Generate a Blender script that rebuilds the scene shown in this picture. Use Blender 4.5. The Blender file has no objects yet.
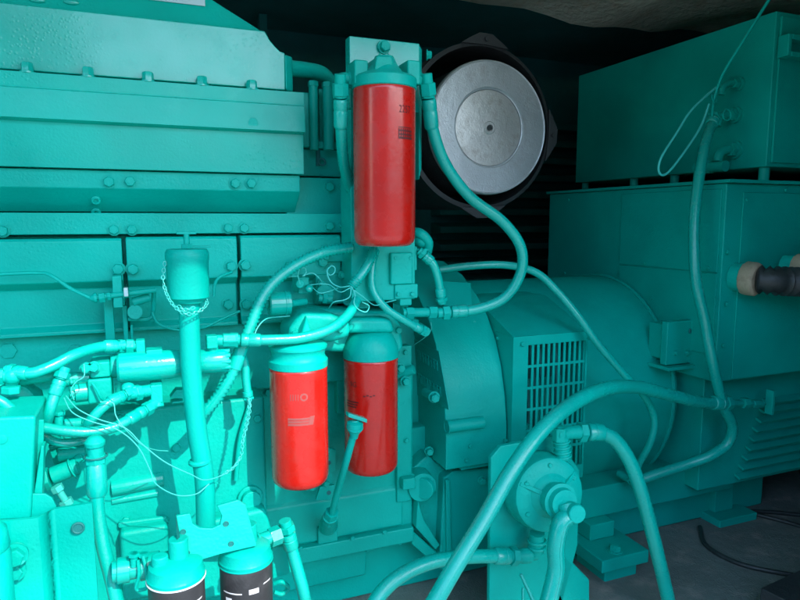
import bpy, bmesh, math, random
from mathutils import Vector, Matrix, Quaternion
random.seed(7)
S = bpy.context.scene
C = S.collection
rad = math.radians

# ------------------------------------------------------------------ camera
H = 0.80
YAW, PITCH, F = rad(22.0), rad(7.1), 640.0
cam_d = bpy.data.cameras.new('camera'); cam = bpy.data.objects.new('camera', cam_d); C.objects.link(cam)
cam.location = (0, 0, H); cam.rotation_euler = (rad(90) - PITCH, 0, -YAW)
cam_d.sensor_width = 36; cam_d.lens = 36 * F / 800; cam_d.clip_end = 500; cam_d.clip_start = 0.02
S.camera = cam
CM = cam.rotation_euler.to_matrix(); CO = Vector((0, 0, H))
def ray(x, y): return CM @ Vector(((x - 400) / F, (300 - y) / F, -1))
def P(x, y, Y): r = ray(x, y); return CO + r * (Y / r.y)          # point seen at (x, y) on the plane Y
def PX(x, y, X): r = ray(x, y); return CO + r * (X / r.x)         # ... on the plane X
def dep(p): return -(CM.transposed() @ (Vector(p) - CO)).z
def rp(px, p): return px * dep(p) / F                              # pixels to metres at that point
def Z(y, Y, x=150): return P(x, y, Y).z
def X(x, Y, y=300): return P(x, y, Y).x

# ------------------------------------------------------------------ materials
def newmat(name):
    m = bpy.data.materials.new(name); m.use_nodes = True
    n = m.node_tree.nodes; b = n['Principled BSDF']
    return m, m.node_tree, n, b
def paint(name, col, rough=0.36, dust=0.25, bump=0.12, scale=22, metal=0.0, coat=0.0, dustcol=(0.22, 0.30, 0.28), bump_scale=260, coat_rough=0.15, spots=0.0):
    m, t, n, b = newmat(name); L = t.links.new
    tc = n.new('ShaderNodeTexCoord')
    gp = n.new('ShaderNodeNewGeometry')
    ns = n.new('ShaderNodeTexNoise'); ns.inputs['Scale'].default_value = scale; ns.inputs['Detail'].default_value = 7; ns.inputs['Roughness'].default_value = 0.62
    L(gp.outputs['Position'], ns.inputs['Vector'])
    big = n.new('ShaderNodeTexNoise'); big.inputs['Scale'].default_value = 4.5; big.inputs['Detail'].default_value = 3
    L(gp.outputs['Position'], big.inputs['Vector'])
    v = n.new('ShaderNodeMapRange'); v.inputs[1].default_value = 0.3; v.inputs[2].default_value = 0.7; v.inputs[3].default_value = 0.82; v.inputs[4].default_value = 1.15
    L(big.outputs['Fac'], v.inputs[0])
    mul = n.new('ShaderNodeMixRGB'); mul.blend_type = 'MULTIPLY'; mul.inputs[0].default_value = 1; mul.inputs[1].default_value = (*col, 1)
    L(v.outputs[0], mul.inputs[2])
    dr = n.new('ShaderNodeMapRange'); dr.inputs[1].default_value = 0.52; dr.inputs[2].default_value = 0.80; dr.inputs[3].default_value = 0.0; dr.inputs[4].default_value = dust
    L(ns.outputs['Fac'], dr.inputs[0])
    mx = n.new('ShaderNodeMixRGB'); mx.inputs[2].default_value = (*dustcol, 1)
    L(dr.outputs[0], mx.inputs[0]); L(mul.outputs[0], mx.inputs[1]); L(mx.outputs[0], b.inputs['Base Color'])
    rr = n.new('ShaderNodeMapRange'); rr.inputs[1].default_value = 0.25; rr.inputs[2].default_value = 0.75; rr.inputs[3].default_value = max(0.05, rough - 0.10); rr.inputs[4].default_value = rough + 0.14
    L(ns.outputs['Fac'], rr.inputs[0]); L(rr.outputs[0], b.inputs['Roughness'])
    fb = n.new('ShaderNodeTexNoise'); fb.inputs['Scale'].default_value = bump_scale; fb.inputs['Detail'].default_value = 3
    L(gp.outputs['Position'], fb.inputs['Vector'])
    fb2 = n.new('ShaderNodeTexNoise'); fb2.inputs['Scale'].default_value = 38; fb2.inputs['Detail'].default_value = 4
    L(gp.outputs['Position'], fb2.inputs['Vector'])
    ad = n.new('ShaderNodeMath'); ad.operation = 'MULTIPLY_ADD'; ad.inputs[1].default_value = 1.6
    L(fb2.outputs['Fac'], ad.inputs[0]); L(fb.outputs['Fac'], ad.inputs[2])
    if spots:                                      # dried drops and overspray grit standing on the film
        vo = n.new('ShaderNodeTexVoronoi'); vo.inputs['Scale'].default_value = 170; L(gp.outputs['Position'], vo.inputs['Vector'])
        v1 = n.new('ShaderNodeMapRange'); v1.inputs[1].default_value = 0.12; v1.inputs[2].default_value = 0.42; v1.inputs[3].default_value = 1; v1.inputs[4].default_value = 0; L(vo.outputs['Distance'], v1.inputs[0])
        nm = n.new('ShaderNodeTexNoise'); nm.inputs['Scale'].default_value = 7; nm.inputs['Detail'].default_value = 6; nm.inputs['Roughness'].default_value = 0.7; L(gp.outputs['Position'], nm.inputs['Vector'])
        v2 = n.new('ShaderNodeMapRange'); v2.inputs[1].default_value = 0.54; v2.inputs[2].default_value = 0.66; v2.inputs[3].default_value = 0; v2.inputs[4].default_value = spots; L(nm.outputs['Fac'], v2.inputs[0])
        mm = n.new('ShaderNodeMath'); mm.operation = 'MULTIPLY_ADD'; L(v1.outputs[0], mm.inputs[0]); L(v2.outputs[0], mm.inputs[1]); L(ad.outputs[0], mm.inputs[2]); ad = mm
    bp = n.new('ShaderNodeBump'); bp.inputs['Strength'].default_value = bump; bp.inputs['Distance'].default_value = 0.0012
    L(ad.outputs[0], bp.inputs['Height']); L(bp.outputs['Normal'], b.inputs['Normal'])
    b.inputs['Metallic'].default_value = metal
    if name.startswith('teal'): b.inputs['Specular IOR Level'].default_value = 0.5 if 'rubber' in name else 0.34 if 'gloss' in name else 0.16
    b.inputs['Coat Weight'].default_value = coat; b.inputs['Coat Roughness'].default_value = coat_rough
    return m
TEAL = (0.0, 0.44, 0.345)
M = {}
M['teal'] = paint('teal_paint', TEAL, 0.36, 0.10, 0.35, dustcol=(0.0, 0.37, 0.33), spots=0.8)
M['cast'] = paint('teal_paint_on_casting', TEAL, 0.42, 0.16, 0.6, dustcol=(0.0, 0.30, 0.27), bump_scale=180)
M['hose'] = paint('teal_painted_rubber', TEAL, 0.26, 0.10, 0.3, dustcol=(0.0, 0.42, 0.35), coat=0.10, coat_rough=0.08)
M['gloss'] = paint('teal_gloss_paint', TEAL, 0.22, 0.06, 0.10, dustcol=(0.02, 0.42, 0.40), coat=0.35, coat_rough=0.10, spots=4.5)
M['satin'] = paint('teal_satin_paint', TEAL, 0.30, 0.06, 0.2, dustcol=(0.0, 0.40, 0.36), coat=0.12, coat_rough=0.2, spots=2.5)
M['plain'] = paint('pale_label_film', (0.50, 0.70, 0.72), 0.3, 0.1, 0.1)
M['red'] = paint('red_filter_enamel', (0.56, 0.011, 0.006), 0.25, 0.4, 0.16, scale=30, dustcol=(0.40, 0.045, 0.035), coat=0.45, coat_rough=0.12)
M['black'] = paint('black_filter_enamel', (0.032, 0.032, 0.034), 0.45, 0.5, 0.3, dustcol=(0.13, 0.13, 0.13))
M['ink'] = paint('dark_print', (0.10, 0.012, 0.012), 0.5, 0.4, 0.1, dustcol=(0.25, 0.02, 0.02))
M['greyink'] = paint('grey_print', (0.33, 0.075, 0.065), 0.5, 0.3, 0.1, dustcol=(0.45, 0.03, 0.02))
M['whiteink'] = paint('white_print', (0.72, 0.72, 0.72), 0.5, 0.3, 0.1, dustcol=(0.4, 0.4, 0.4))
M['steel'] = paint('galvanised_steel', (0.66, 0.70, 0.72), 0.36, 0.55, 0.5, metal=0.6, dustcol=(0.36, 0.33, 0.32))
M['steel_worn'] = paint('worn_galvanised_steel', (0.78, 0.77, 0.74), 0.36, 0.75, 0.45, metal=0.6, scale=34, dustcol=(0.42, 0.36, 0.30))
M['mesh'] = paint('dark_perforated_mesh', (0.035, 0.045, 0.045), 0.5, 0.8, 3.0, scale=160, dustcol=(0.16, 0.17, 0.17), bump_scale=420)
M['darksteel'] = paint('dark_housing', (0.035, 0.040, 0.042), 0.55, 0.5, 0.6, dustcol=(0.06, 0.065, 0.065))
M['rubber'] = paint('black_rubber', (0.025, 0.035, 0.034), 0.45, 0.6, 0.4, dustcol=(0.08, 0.10, 0.095))
M['wire'] = paint('pale_wire', (0.04, 0.56, 0.48), 0.35, 0.1, 0.1)
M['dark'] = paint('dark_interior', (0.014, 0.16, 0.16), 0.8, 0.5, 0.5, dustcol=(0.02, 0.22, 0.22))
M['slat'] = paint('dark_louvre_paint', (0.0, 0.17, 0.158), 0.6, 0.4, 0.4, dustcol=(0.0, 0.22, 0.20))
M['floor'] = paint('steel_floor', (0.16, 0.20, 0.18), 0.75, 0.9, 1.8, scale=16, dustcol=(0.36, 0.34, 0.29))
M['lining'] = paint('stained_roof_lining', (0.74, 0.70, 0.56), 0.85, 0.9, 3.0, scale=12, dustcol=(0.62, 0.46, 0.28), bump_scale=60)
M['gland'] = paint('weathered_gland', (0.44, 0.37, 0.25), 0.6, 0.7, 0.8, scale=60, dustcol=(0.22, 0.15, 0.11))
M['ground'] = paint('concrete_yard', (0.36, 0.35, 0.32), 0.85, 0.4, 0.8, scale=6, dustcol=(0.22, 0.21, 0.19))
M['blocker'] = paint('dark_green_blocker', (0.10, 0.17, 0.15), 0.9, 0.3, 0.3, dustcol=(0.08, 0.14, 0.12))
M['tin'] = paint('container_paint', (0.05, 0.22, 0.19), 0.5, 0.3, 0.3, dustcol=(0.10, 0.2, 0.18))

# ------------------------------------------------------------------ mesh helpers
def frame(d):
    d = Vector(d).normalized(); a = Vector((0, 0, 1)) if abs(d.z) < 0.95 else Vector((1, 0, 0))
    u = d.cross(a).normalized(); return d, u, d.cross(u).normalized()
class MB:
    def __init__(s): s.bm = bmesh.new()
    def box(s, lo, hi, bev=0.0):
        lo = Vector(lo); hi = Vector(hi)
        for i in range(3):
            if lo[i] > hi[i]: lo[i], hi[i] = hi[i], lo[i]
        vs = [s.bm.verts.new((x, y, z)) for x in (lo.x, hi.x) for y in (lo.y, hi.y) for z in (lo.z, hi.z)]
        for f in ((0,1,3,2),(4,6,7,5),(0,4,5,1),(2,3,7,6),(0,2,6,4),(1,5,7,3)): s.bm.faces.new([vs[i] for i in f])
        return s
    def obox(s, c, ax, ay, az):                       # oriented box: centre and three half-axis vectors
        c = Vector(c); vs = [s.bm.verts.new(c + i*Vector(ax) + j*Vector(ay) + k*Vector(az)) for i in (-1,1) for j in (-1,1) for k in (-1,1)]
        for f in ((0,1,3,2),(4,6,7,5),(0,4,5,1),(2,3,7,6),(0,2,6,4),(1,5,7,3)): s.bm.faces.new([vs[i] for i in f])
        return s
    def prism(s, pts, off):                           # closed polygon extruded by a vector
        off = Vector(off); a = [s.bm.verts.new(Vector(p)) for p in pts]; b = [s.bm.verts.new(Vector(p) + off) for p in pts]
        n = len(pts); s.bm.faces.new(a); s.bm.faces.new(list(reversed(b)))
        for i in range(n): s.bm.faces.new((a[i], b[i], b[(i+1) % n], a[(i+1) % n]))
        return s
    def profx(s, prof, x0, x1): return s.prism([(x0, y, z) for y, z in prof], (x1 - x0, 0, 0))
    def rings(s, cs, dirs, rs, seg=20, cap=True):
        prev = None; u = None; first = None
        for c, d, r in zip(cs, dirs, rs):
            d = Vector(d).normalized()
            if u is None: _, u, _ = frame(d)
            u = (u - d * u.dot(d)).normalized(); w = d.cross(u)
            ring = [s.bm.verts.new(Vector(c) + (u*math.cos(2*math.pi*k/seg) + w*math.sin(2*math.pi*k/seg)) * r) for k in range(seg)]
            if prev:
                for k in range(seg): s.bm.faces.new((prev[k], prev[(k+1) % seg], ring[(k+1) % seg], ring[k]))
            else: first = ring
            prev = ring
        if cap: s.bm.faces.new(list(reversed(first))); s.bm.faces.new(prev)
        return s
    def cyl(s, a, b, r, r2=None, seg=24):
        a = Vector(a); b = Vector(b); return s.rings([a, b], [b-a, b-a], [r, r if r2 is None else r2], seg)
    def lathe(s, o, d, prof, seg=40):                 # prof = [(distance along d, radius)]
        o = Vector(o); d = Vector(d).normalized(); return s.rings([o + d*t for t, r in prof], [d]*len(prof), [max(r, 1e-4) for t, r in prof], seg)
    def hexn(s, a, b, r): return s.cyl(a, b, r, seg=6)
    def tube(s, pts, r, seg=14, n=10, ripple=0, pitch=0.006, cap=True):
        path = spline(pts, n)
        if ripple:
            path = resample(path, pitch / 2)
        dirs = [(path[min(i+1, len(path)-1)] - path[max(i-1, 0)]) for i in range(len(path))]
        rs = [r + (ripple if i % 2 else 0) for i in range(len(path))] if ripple else [r]*len(path)
        return s.rings(path, dirs, rs, seg, cap)
    def ball(s, c, r, sx=1, sy=1, sz=1):
        m = Matrix.Translation(Vector(c)) @ Matrix.Diagonal((r*sx, r*sy, r*sz, 1)); bmesh.ops.create_uvsphere(s.bm, u_segments=20, v_segments=12, radius=1, matrix=m); return s
    def torus(s, c, d, R, r, seg=28, k=8, a0=0, a1=2*math.pi):
        d, u, w = frame(d); full = abs(a1-a0) > 6.28
        pts = [Vector(c) + (u*math.cos(a0+(a1-a0)*i/seg) + w*math.sin(a0+(a1-a0)*i/seg))*R for i in range(seg+1)]
        dirs = [d.cross(p - Vector(c)) for p in pts]; return s.rings(pts, dirs, [r]*len(pts), k, not full)
    def build(s, name, mat, parent=None, bev=0.0, loc=None, sharp=35):
        bm = s.bm; bmesh.ops.recalc_face_normals(bm, faces=bm.faces)
        if parent is not None: org = root_of(parent).location.copy()
        elif loc is not None: org = Vector(loc)
        else:
            xs = [v.co for v in bm.verts]; org = Vector((sum(v.x for v in xs)/len(xs), sum(v.y for v in xs)/len(xs), min(v.z for v in xs)))
        for v in bm.verts: v.co -= org
        me = bpy.data.meshes.new(name); bm.to_mesh(me); bm.free()
        me.polygons.foreach_set('use_smooth', [True]*len(me.polygons)); me.set_sharp_from_angle(angle=rad(sharp))
        me.materials.append(M[mat]); o = bpy.data.objects.new(name, me); C.objects.link(o)
        if parent is not None: o.parent = parent
        else: o.location = org
        if bev:
            b = o.modifiers.new('bevel', 'BEVEL'); b.width = bev; b.segments = 2; b.limit_method = 'ANGLE'; b.angle_limit = rad(35); b.harden_normals = True
        return o
def root_of(o):
    while o.parent: o = o.parent
    return o
def spline(pts, n=10):
    pts = [Vector(p) for p in pts]
    if len(pts) < 3: return pts
    e = [pts[0]*2 - pts[1]] + pts + [pts[-1]*2 - pts[-2]]; out = []
    for i in range(1, len(e)-2):
        p0, p1, p2, p3 = e[i-1:i+3]
        for k in range(n):
            t = k/n; out.append(0.5*((2*p1) + (p2-p0)*t + (2*p0-5*p1+4*p2-p3)*t*t + (3*p1-p0-3*p2+p3)*t**3))
    return out + [pts[-1]]
def resample(path, step):
    out = [path[0]]; acc = 0
    for a, b in zip(path, path[1:]):
        L = (b-a).length; pos = step - acc
        while pos <= L: out.append(a + (b-a)*(pos/L)); pos += step
        acc = (acc + L) % step
    return out
def tag(o, label, cat=None, group=None, kind=None):
    if label: o['label'] = label
    if cat: o['category'] = cat
    if group: o['group'] = group
    if kind: o['kind'] = kind
    return o
def thing(name, loc, label, cat, group=None):
    o = bpy.data.objects.new(name, None); C.objects.link(o); o.location = loc; o.empty_display_size = 0.05
    return tag(o, label, cat, group)
bolt_mesh = {}
def bolt(p, d, r, parent, name='bolt', mat='cast', h=None, washer=True):
    key = (name, mat, round(r, 4), washer, h)
    if key not in bolt_mesh:
        m = MB(); hh = h or r*0.9
        if washer: m.cyl((0,0,-0.001), (0,0,r*0.18), r*1.28, seg=24)
        m.lathe((0,0,r*0.18), (0,0,1), [(0, r), (hh*0.85, r), (hh, r*0.86)], 6)
        m.cyl((0,0,hh+r*0.1), (0,0,hh+r*0.26), r*0.55, seg=16)
        bm = m.bm; bmesh.ops.recalc_face_normals(bm, faces=bm.faces); me = bpy.data.meshes.new(name); bm.to_mesh(me); bm.free()
        me.polygons.foreach_set('use_smooth', [True]*len(me.polygons)); me.set_sharp_from_angle(angle=rad(30)); me.materials.append(M[mat]); bolt_mesh[key] = me
    o = bpy.data.objects.new(name, bolt_mesh[key]); C.objects.link(o); o.parent = parent
    o.location = Vector(p) - root_of(parent).location
    q = Vector((0,0,1)).rotation_difference(Vector(d).normalized()); o.rotation_mode = 'QUATERNION'; o.rotation_quaternion = q @ Quaternion((0,0,1), random.random()*1.0)
    return o
def hose(name, label, cat, pts, rpx, mat='hose', group=None, ends=(1, 1), rip=0, pitch=0.006, endlen=(2.4, 2.4), seg=18):
    pts = [P(*p) for p in pts]; mid = pts[len(pts)//2]; r = rp(rpx, mid)
    t = thing(name, min(pts, key=lambda p: p.z), label, cat, group)
    MB().tube(pts, r, seg=seg, n=14, ripple=rip, pitch=pitch).build('hose_body', mat, t, sharp=60)
    path = spline(pts, 14)
    for e, on in ((0, ends[0]), (1, ends[1])):
        if not on: continue
        a = path[0] if e == 0 else path[-1]; nb = path[6] if e == 0 else path[-7]
        d = (nb - a).normalized(); L = endlen[e]*r
        MB().lathe(a, d, [(-L*0.06, r*1.05), (-L*.02, r*1.20), (L*.06, r*1.24), (L*0.28, r*1.24), (L*.31, r*1.17), (L*.36, r*1.17), (L*.39, r*1.24), (L*0.90, r*1.22), (L*.96, r*1.16), (L, r*1.02)], 24).build('crimp_collar', 'hose', t)
        m = MB(); m.hexn(a - d*L*0.62, a - d*L*0.2, r*1.42); m.cyl(a - d*L*0.95, a - d*L*0.1, r*0.98)
        m.build('swivel_nut', 'cast', t, bev=0.0006)
    return t
def wire(name, label, pts, rpx, mat='wire', cat='wire', group=None):
    pts = [P(*p) for p in pts]; return tag(MB().tube(pts, rp(rpx, pts[0]), seg=8, n=10).build(name, mat, sharp=70), label, cat, group)
def text_mesh(body, size):
    cu = bpy.data.curves.new('print', 'FONT'); cu.body = body; cu.size = size; cu.extrude = 0.0; cu.resolution_u = 3; cu.align_x = 'CENTER'
    o = bpy.data.objects.new('print_tmp', cu); C.objects.link(o); dg = bpy.context.evaluated_depsgraph_get(); dg.update()
    me = bpy.data.meshes.new_from_object(o.evaluated_get(dg)); bpy.data.objects.remove(o); bpy.data.curves.remove(cu); return me
def on_cyl(mb, verts_faces, c, R, ang, z, sx=1, off=0.0004):     # wrap flat shapes on a vertical cylinder; ang 0 faces -Y
    vs, fs = verts_faces; nv = []
    for x, y in vs:
        a = ang + x*sx/R; nv.append(mb.bm.verts.new((c.x + (R+off)*math.sin(a), c.y - (R+off)*math.cos(a), z + y)))
    for f in fs:
        try: mb.bm.faces.new([nv[i] for i in f])
        except ValueError: pass
def flat_text(body, size):
    me = text_mesh(body, size); r = ([(v.co.x, v.co.y) for v in me.vertices], [tuple(p.vertices) for p in me.polygons]); bpy.data.meshes.remove(me); return r
def flat_rect(x0, y0, x1, y1, skew=0, n=8):
    vs = []; fs = []
    for i in range(n+1):
        x = x0 + (x1-x0)*i/n; vs += [(x, y0), (x + skew, y1)]
    for i in range(n): fs.append((2*i, 2*i+2, 2*i+3, 2*i+1))
    return vs, fs

# ------------------------------------------------------------------ world, sun
sun_to = Vector((0.35, -1.0, 0.92)).normalized()
W = bpy.data.worlds.new('World'); S.world = W; W.use_nodes = True
nt = W.node_tree; sk = nt.nodes.new('ShaderNodeTexSky'); sk.sky_type = 'NISHITA'; sk.sun_disc = False
sk.sun_elevation = math.asin(sun_to.z); sk.sun_rotation = math.atan2(sun_to.x, sun_to.y); sk.dust_density = 0.6; sk.ozone_density = 1.6
nt.links.new(sk.outputs[0], nt.nodes['Background'].inputs[0]); nt.nodes['Background'].inputs[1].default_value = 0.15
sd = bpy.data.lights.new('sun', 'SUN'); sd.energy = 1.1; sd.angle = rad(0.5); sd.color = (1.0, 0.95, 0.88)
so = bpy.data.objects.new('sun', sd); C.objects.link(so); so.rotation_mode = 'QUATERNION'; so.rotation_quaternion = Vector((0,0,1)).rotation_difference(sun_to); so.location = (1, -6, 6)
S.view_settings.view_transform = 'Standard'; S.view_settings.look = 'None'; S.view_settings.gamma = 1; S.view_settings.exposure = 2.25

# ------------------------------------------------------------------ enclosure
tag(MB().box((-60, -120, -0.62), (60, 0.10, -0.60)).build('ground', 'ground'), 'bare concrete yard outside the enclosure', kind='structure')
tag(MB().box((-2.6, 0.18, -0.05), (3.2, 2.55, 0.0)).build('floor', 'floor'), 'dark dusty steel floor under the machine', kind='structure')
ZR = H + 0.70
ct = thing('container', (0.3, 1.4, 0), 'dark steel container enclosure with louvred back wall and stained roof lining', 'container')
MB().box((-2.6, 0.055, ZR+0.02), (3.2, 2.6, ZR+0.07)).build('roof', 'tin', ct, bev=0.002)
m = MB(); nx, ny = 70, 34                                    # sagging lining
g = [[None]*(ny+1) for _ in range(nx+1)]
for i in range(nx+1):
    for j in range(ny+1):
        x = -2.6 + 5.8*i/nx; y = 0.12 + (1.76 + 0.03*math.sin(x*7))*j/ny
        g[i][j] = m.bm.verts.new((x, y, ZR + 0.005 - 0.045*math.exp(-((x-1.50)/0.40)**2 - ((y-1.9)/0.5)**2)*(1+0.25*math.sin(x*17+y*5)) - 0.012*math.sin(x*9)*math.sin(y*11)))
for i in range(nx):
    for j in range(ny): m.bm.faces.new((g[i][j], g[i][j+1], g[i+1][j+1], g[i+1][j]))
m.build('roof_lining', 'lining', ct, sharp=80)
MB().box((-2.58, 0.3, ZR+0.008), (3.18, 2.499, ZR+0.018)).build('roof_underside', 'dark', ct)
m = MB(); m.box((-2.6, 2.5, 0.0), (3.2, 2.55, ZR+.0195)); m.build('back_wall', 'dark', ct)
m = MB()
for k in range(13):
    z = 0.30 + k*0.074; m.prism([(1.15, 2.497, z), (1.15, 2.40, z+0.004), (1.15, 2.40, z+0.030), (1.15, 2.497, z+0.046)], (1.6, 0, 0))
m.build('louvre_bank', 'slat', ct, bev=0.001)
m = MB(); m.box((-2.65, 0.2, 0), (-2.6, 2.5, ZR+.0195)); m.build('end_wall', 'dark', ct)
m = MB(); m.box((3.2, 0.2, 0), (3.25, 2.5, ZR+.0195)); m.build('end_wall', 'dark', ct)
m = MB(); m.box((1.02, 0.36, 0), (3.2, 0.40, ZR-.03)); m.build('front_wall', 'tin', ct, bev=0.002)
m = MB(); m.box((0.715, -0.66, ZR+0.075), (2.5, 0.09, ZR+0.10)); m.box((0.715, -0.66, ZR+0.035), (2.5, -0.63, ZR+0.0745)); dr = m.build('shade_panel', 'tin', ct, bev=0.002)     # added unseen panel, blocks the sun from the right half
m = MB()
for x in (0.9, 2.2): m.tube([(x, -0.5, ZR+0.07), (x+.0, 0.10, ZR+0.03)], 0.012)
m.build('shade_panel_strut', 'darksteel', dr)  # struts of the added shading panel, also out of view
tag(MB().box((-1.2, -10.2, -0.6), (30, -10, 1.75)).build('horizon_blocker', 'blocker'), 'added dark green screen behind the viewer, hiding the bright horizon from reflections', 'wall')  # added unseen screen, darkens the horizon reflected in the side covers
ws = thing('sky_blocker', (-12, -12, -0.6), 'added tall dark green block behind the viewer, left of the horizon screen, cutting sky light', 'light blocker')  # added unseen block, cuts sky light and reflections from the left
MB().box((-24, -15, -0.6), (-1.25, -10, 4.0)).build('wall', 'blocker', ws)
MB().prism([(-24.2, -15.2, 4.002), (-24.2, -9.8, 4.002), (-24.2, -12.5, 5.0)], (23.2, 0, 0)).build('roof', 'blocker', ws)
p = [P(268, 0, 2.2), P(268, 60, 2.2)]
tag(MB().box((p[0].x-0.012, 2.30, 0.0), (p[0].x+0.014, 2.34, ZR)).build('conduit_post', 'slat'), 'thin dark vertical post behind the top of the engine', 'post')

# ------------------------------------------------------------------ engine
YC = 1.10
EX0 = -0.75
eng = thing('diesel_engine', (0.1, 1.35, 0.05), 'large teal painted diesel engine filling the left half, with bolted covers', 'engine')
XR = X(303, YC, 150)                                        # right end of the long cover
XR2 = X(292, 1.11, 70)
# intake manifold
zc = Z(22, 1.125); zb = Z(80, 1.105)
ztop = Z(-60, 1.14)
pe = lambda x, y: (X(x, 1.105, y), 1.105, Z(y, 1.105, x))
m = MB(); m.prism([(EX0, 1.105, zb), (X(285, 1.105, 70), 1.105, zb), pe(285, 53), pe(280, 51), pe(275, 46), pe(270, 40), (pe(265, 35)[0], 1.105, zc), (EX0, 1.105, zc)], (0, 0.2, 0)); man = m.build('intake_manifold', 'gloss', eng, bev=0.002)
xa = P(265, 35, 1.15).x; xb = P(215, 0, 1.15).x; za = zc + 0.001
dz = P(215, 0, 1.15).z - P(265, 35, 1.15).z
k = (ztop - za)/dz
m = MB(); m.prism([(EX0, 1.128, za), (xa, 1.128, za), (xa + (xb-xa)*k, 1.165, ztop), (EX0, 1.165, ztop)], (0, 0.20, 0)); up = m.build('upper_manifold', 'teal', eng, bev=0.003)
m = MB()
pa, pb = P(145, -14, 1.14), P(205, 7, 1.14)
zz = lambda z: 1.128 + (z - za)/(ztop - za)*0.037 - 0.003
m.prism([(pa.x, zz(pb.z), pb.z), (pb.x, zz(pb.z), pb.z), (pb.x, zz(pa.z), pa.z), (pa.x, zz(pa.z), pa.z)], (0, 0.002, 0)); m.build('label_plate', 'plain', up)
for x, y in ((38, 2), (72, 4)):
    q = P(x, y, 1.14); m = MB(); m.ball((q.x, zz(q.z)+0.001, q.z), 0.008, 1.4, 0.25, 0.5); m.build('paint_run', 'gloss', up)
# end bracket of manifold
m = MB(); x0 = X(285, 1.105, 70)+.0005; x1 = X(294, 1.11, 70); za2, zb3 = zb, Z(54, 1.105, 288)
m.prism([(x0, 1.1045, za2), (x1, 1.118, za2), (x1, 1.19, za2), (x0, 1.19, za2)], (0, 0, zb3-za2)); m.build('end_flange', 'teal', eng, bev=0.004)
# rocker housing with ledge
def zY(y, Y): return Z(y, Y, 150)
prof = [(1.30, zY(81, 1.10)), (1.085, zY(81, 1.085)), (1.085, zY(95, 1.085)), (1.0858, zY(95.6, 1.0858)), (1.0835, zY(96.2, 1.0835)), (1.080, zY(124, 1.080)), (1.096, zY(127, 1.096)), (1.096, zY(170, 1.096)), (1.30, zY(171, 1.096))]
m = MB(); m.profx(prof, EX0, XR); rk = m.build('rocker_housing', 'satin', eng, bev=0.0015)
for x, y in ((27, 70), (88, 75), (148, 80), (202, 84), (252, 88)):
    q = P(x, y, 1.093); bolt((q.x, 1.094, zY(81, 1.085)), (0, 0, 1), 0.0086, rk, h=0.0130, mat='gloss')
q = P(253, 123, 1.083)
m = MB(); m.cyl((q.x, 1.088, q.z), (q.x, 1.0805, q.z), 0.008); m.build('plug', 'cast', rk)
prof = [(1.30, zY(171.5, 1.11)), (1.108, zY(171.5, 1.108)), (1.108, zY(189, 1.108)), (1.150, zY(212, 1.15)), (1.30, zY(212, 1.15))]
m = MB(); m.profx(prof, EX0, X(300, 1.108, 180)); hd = m.build('head_rail', 'teal', eng, bev=0.0015)
for x, y in ((-10, 180), (109, 182), (130, 181.5), (235, 183.5), (251, 183.5)):
    bolt(P(x, y, 1.108), (0, -1, 0), 0.0082, hd)
m = MB(); m.box((EX0, 1.115, zY(213, 1.115)), (X(352, 1.115, 220), 1.30, zY(234, 1.115))); lr = m.build('cylinder_head_rail', 'teal', eng, bev=0.0015)
for x, y in ((3, 231), (114, 229.5), (132, 229.5), (228, 228), (244, 228), (329, 226), (343, 226)):
    bolt(P(x, y, 1.115), (0, -1, 0), 0.0078, lr)
for y in (199, 211):
    q = P(96, y, 1.125 if y < 205 else 1.146); m = MB(); m.lathe(q + Vector((0, .004, 0)), (0, -1, -.5), [(0, .0075), (.006, .0072), (.007, .006), (.007, .0035), (.004, .003), (.004, .0001)], 24); m.build('plug', 'cast', hd)
# right end head pieces
Yh = 1.15
m = MB(); m.box((XR-0.02, Yh, Z(235, Yh, 330)), (X(352, Yh), 1.30, Z(178, Yh, 330))); hs = m.build('end_cover', 'teal', eng, bev=0.002)
for x, y in ((329, 187), (343, 187)): bolt(P(x, y, Yh), (0, -1, 0), 0.0085, hs)
m = MB(); m.box((XR-0.02, Yh+0.02, Z(176, Yh, 330)), (X(350, Yh), 1.30, Z(150, Yh+.02, 330))); m.box((XR-.02, Yh+0.01, Z(148, Yh, 330)), (X(350, Yh), 1.30, Z(141, Yh, 330)))
m.build('cylinder_head', 'cast', eng, bev=0.002)
m = MB(); m.box((XR-0.01, Yh+0.005, Z(147, Yh, 312)), (X(316, Yh), 1.25, Z(92, Yh, 312))); m.build('rocker_end', 'teal', eng, bev=0.003)
for x, w, t in ((313, 4.5, 84), (328, 5.5, 85)):
    q0 = P(x, 150, Yh); q1 = P(x, t, Yh); r = rp(w, q0); m = MB(); m.cyl((q1.x, q1.y, q0.z), q1, r); m.lathe(q1, (0, 0, 1), [(-.004, r*1.2), (0.004, r*1.15), (0.006, r*0.7)], 6); m.build('head_stud', 'cast', eng)
m = MB(); m.box((X(318, 1.2, 120), 1.19, Z(150, 1.2, 320)), (X(324, 1.2, 120), 1.24, Z(90, 1.2, 320))); m.build('fin', 'cast', eng, bev=.001)
m = MB(); m.tube([P(285, 68, 1.16), P(305, 70, 1.18), P(322, 74, 1.22), P(330, 84, 1.27), P(330, 100, 1.29)], 0.014, seg=20); m.build('coolant_elbow', 'teal', eng)
m = MB(); q = P(322, 162, 1.16); m.torus(q, (0, -1, 0.2), 0.006, 0.002); m.cyl(P(318, 140, 1.17), P(318, 166, 1.17), 0.004); m.build('lifting_clip', 'slat', eng)
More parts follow.
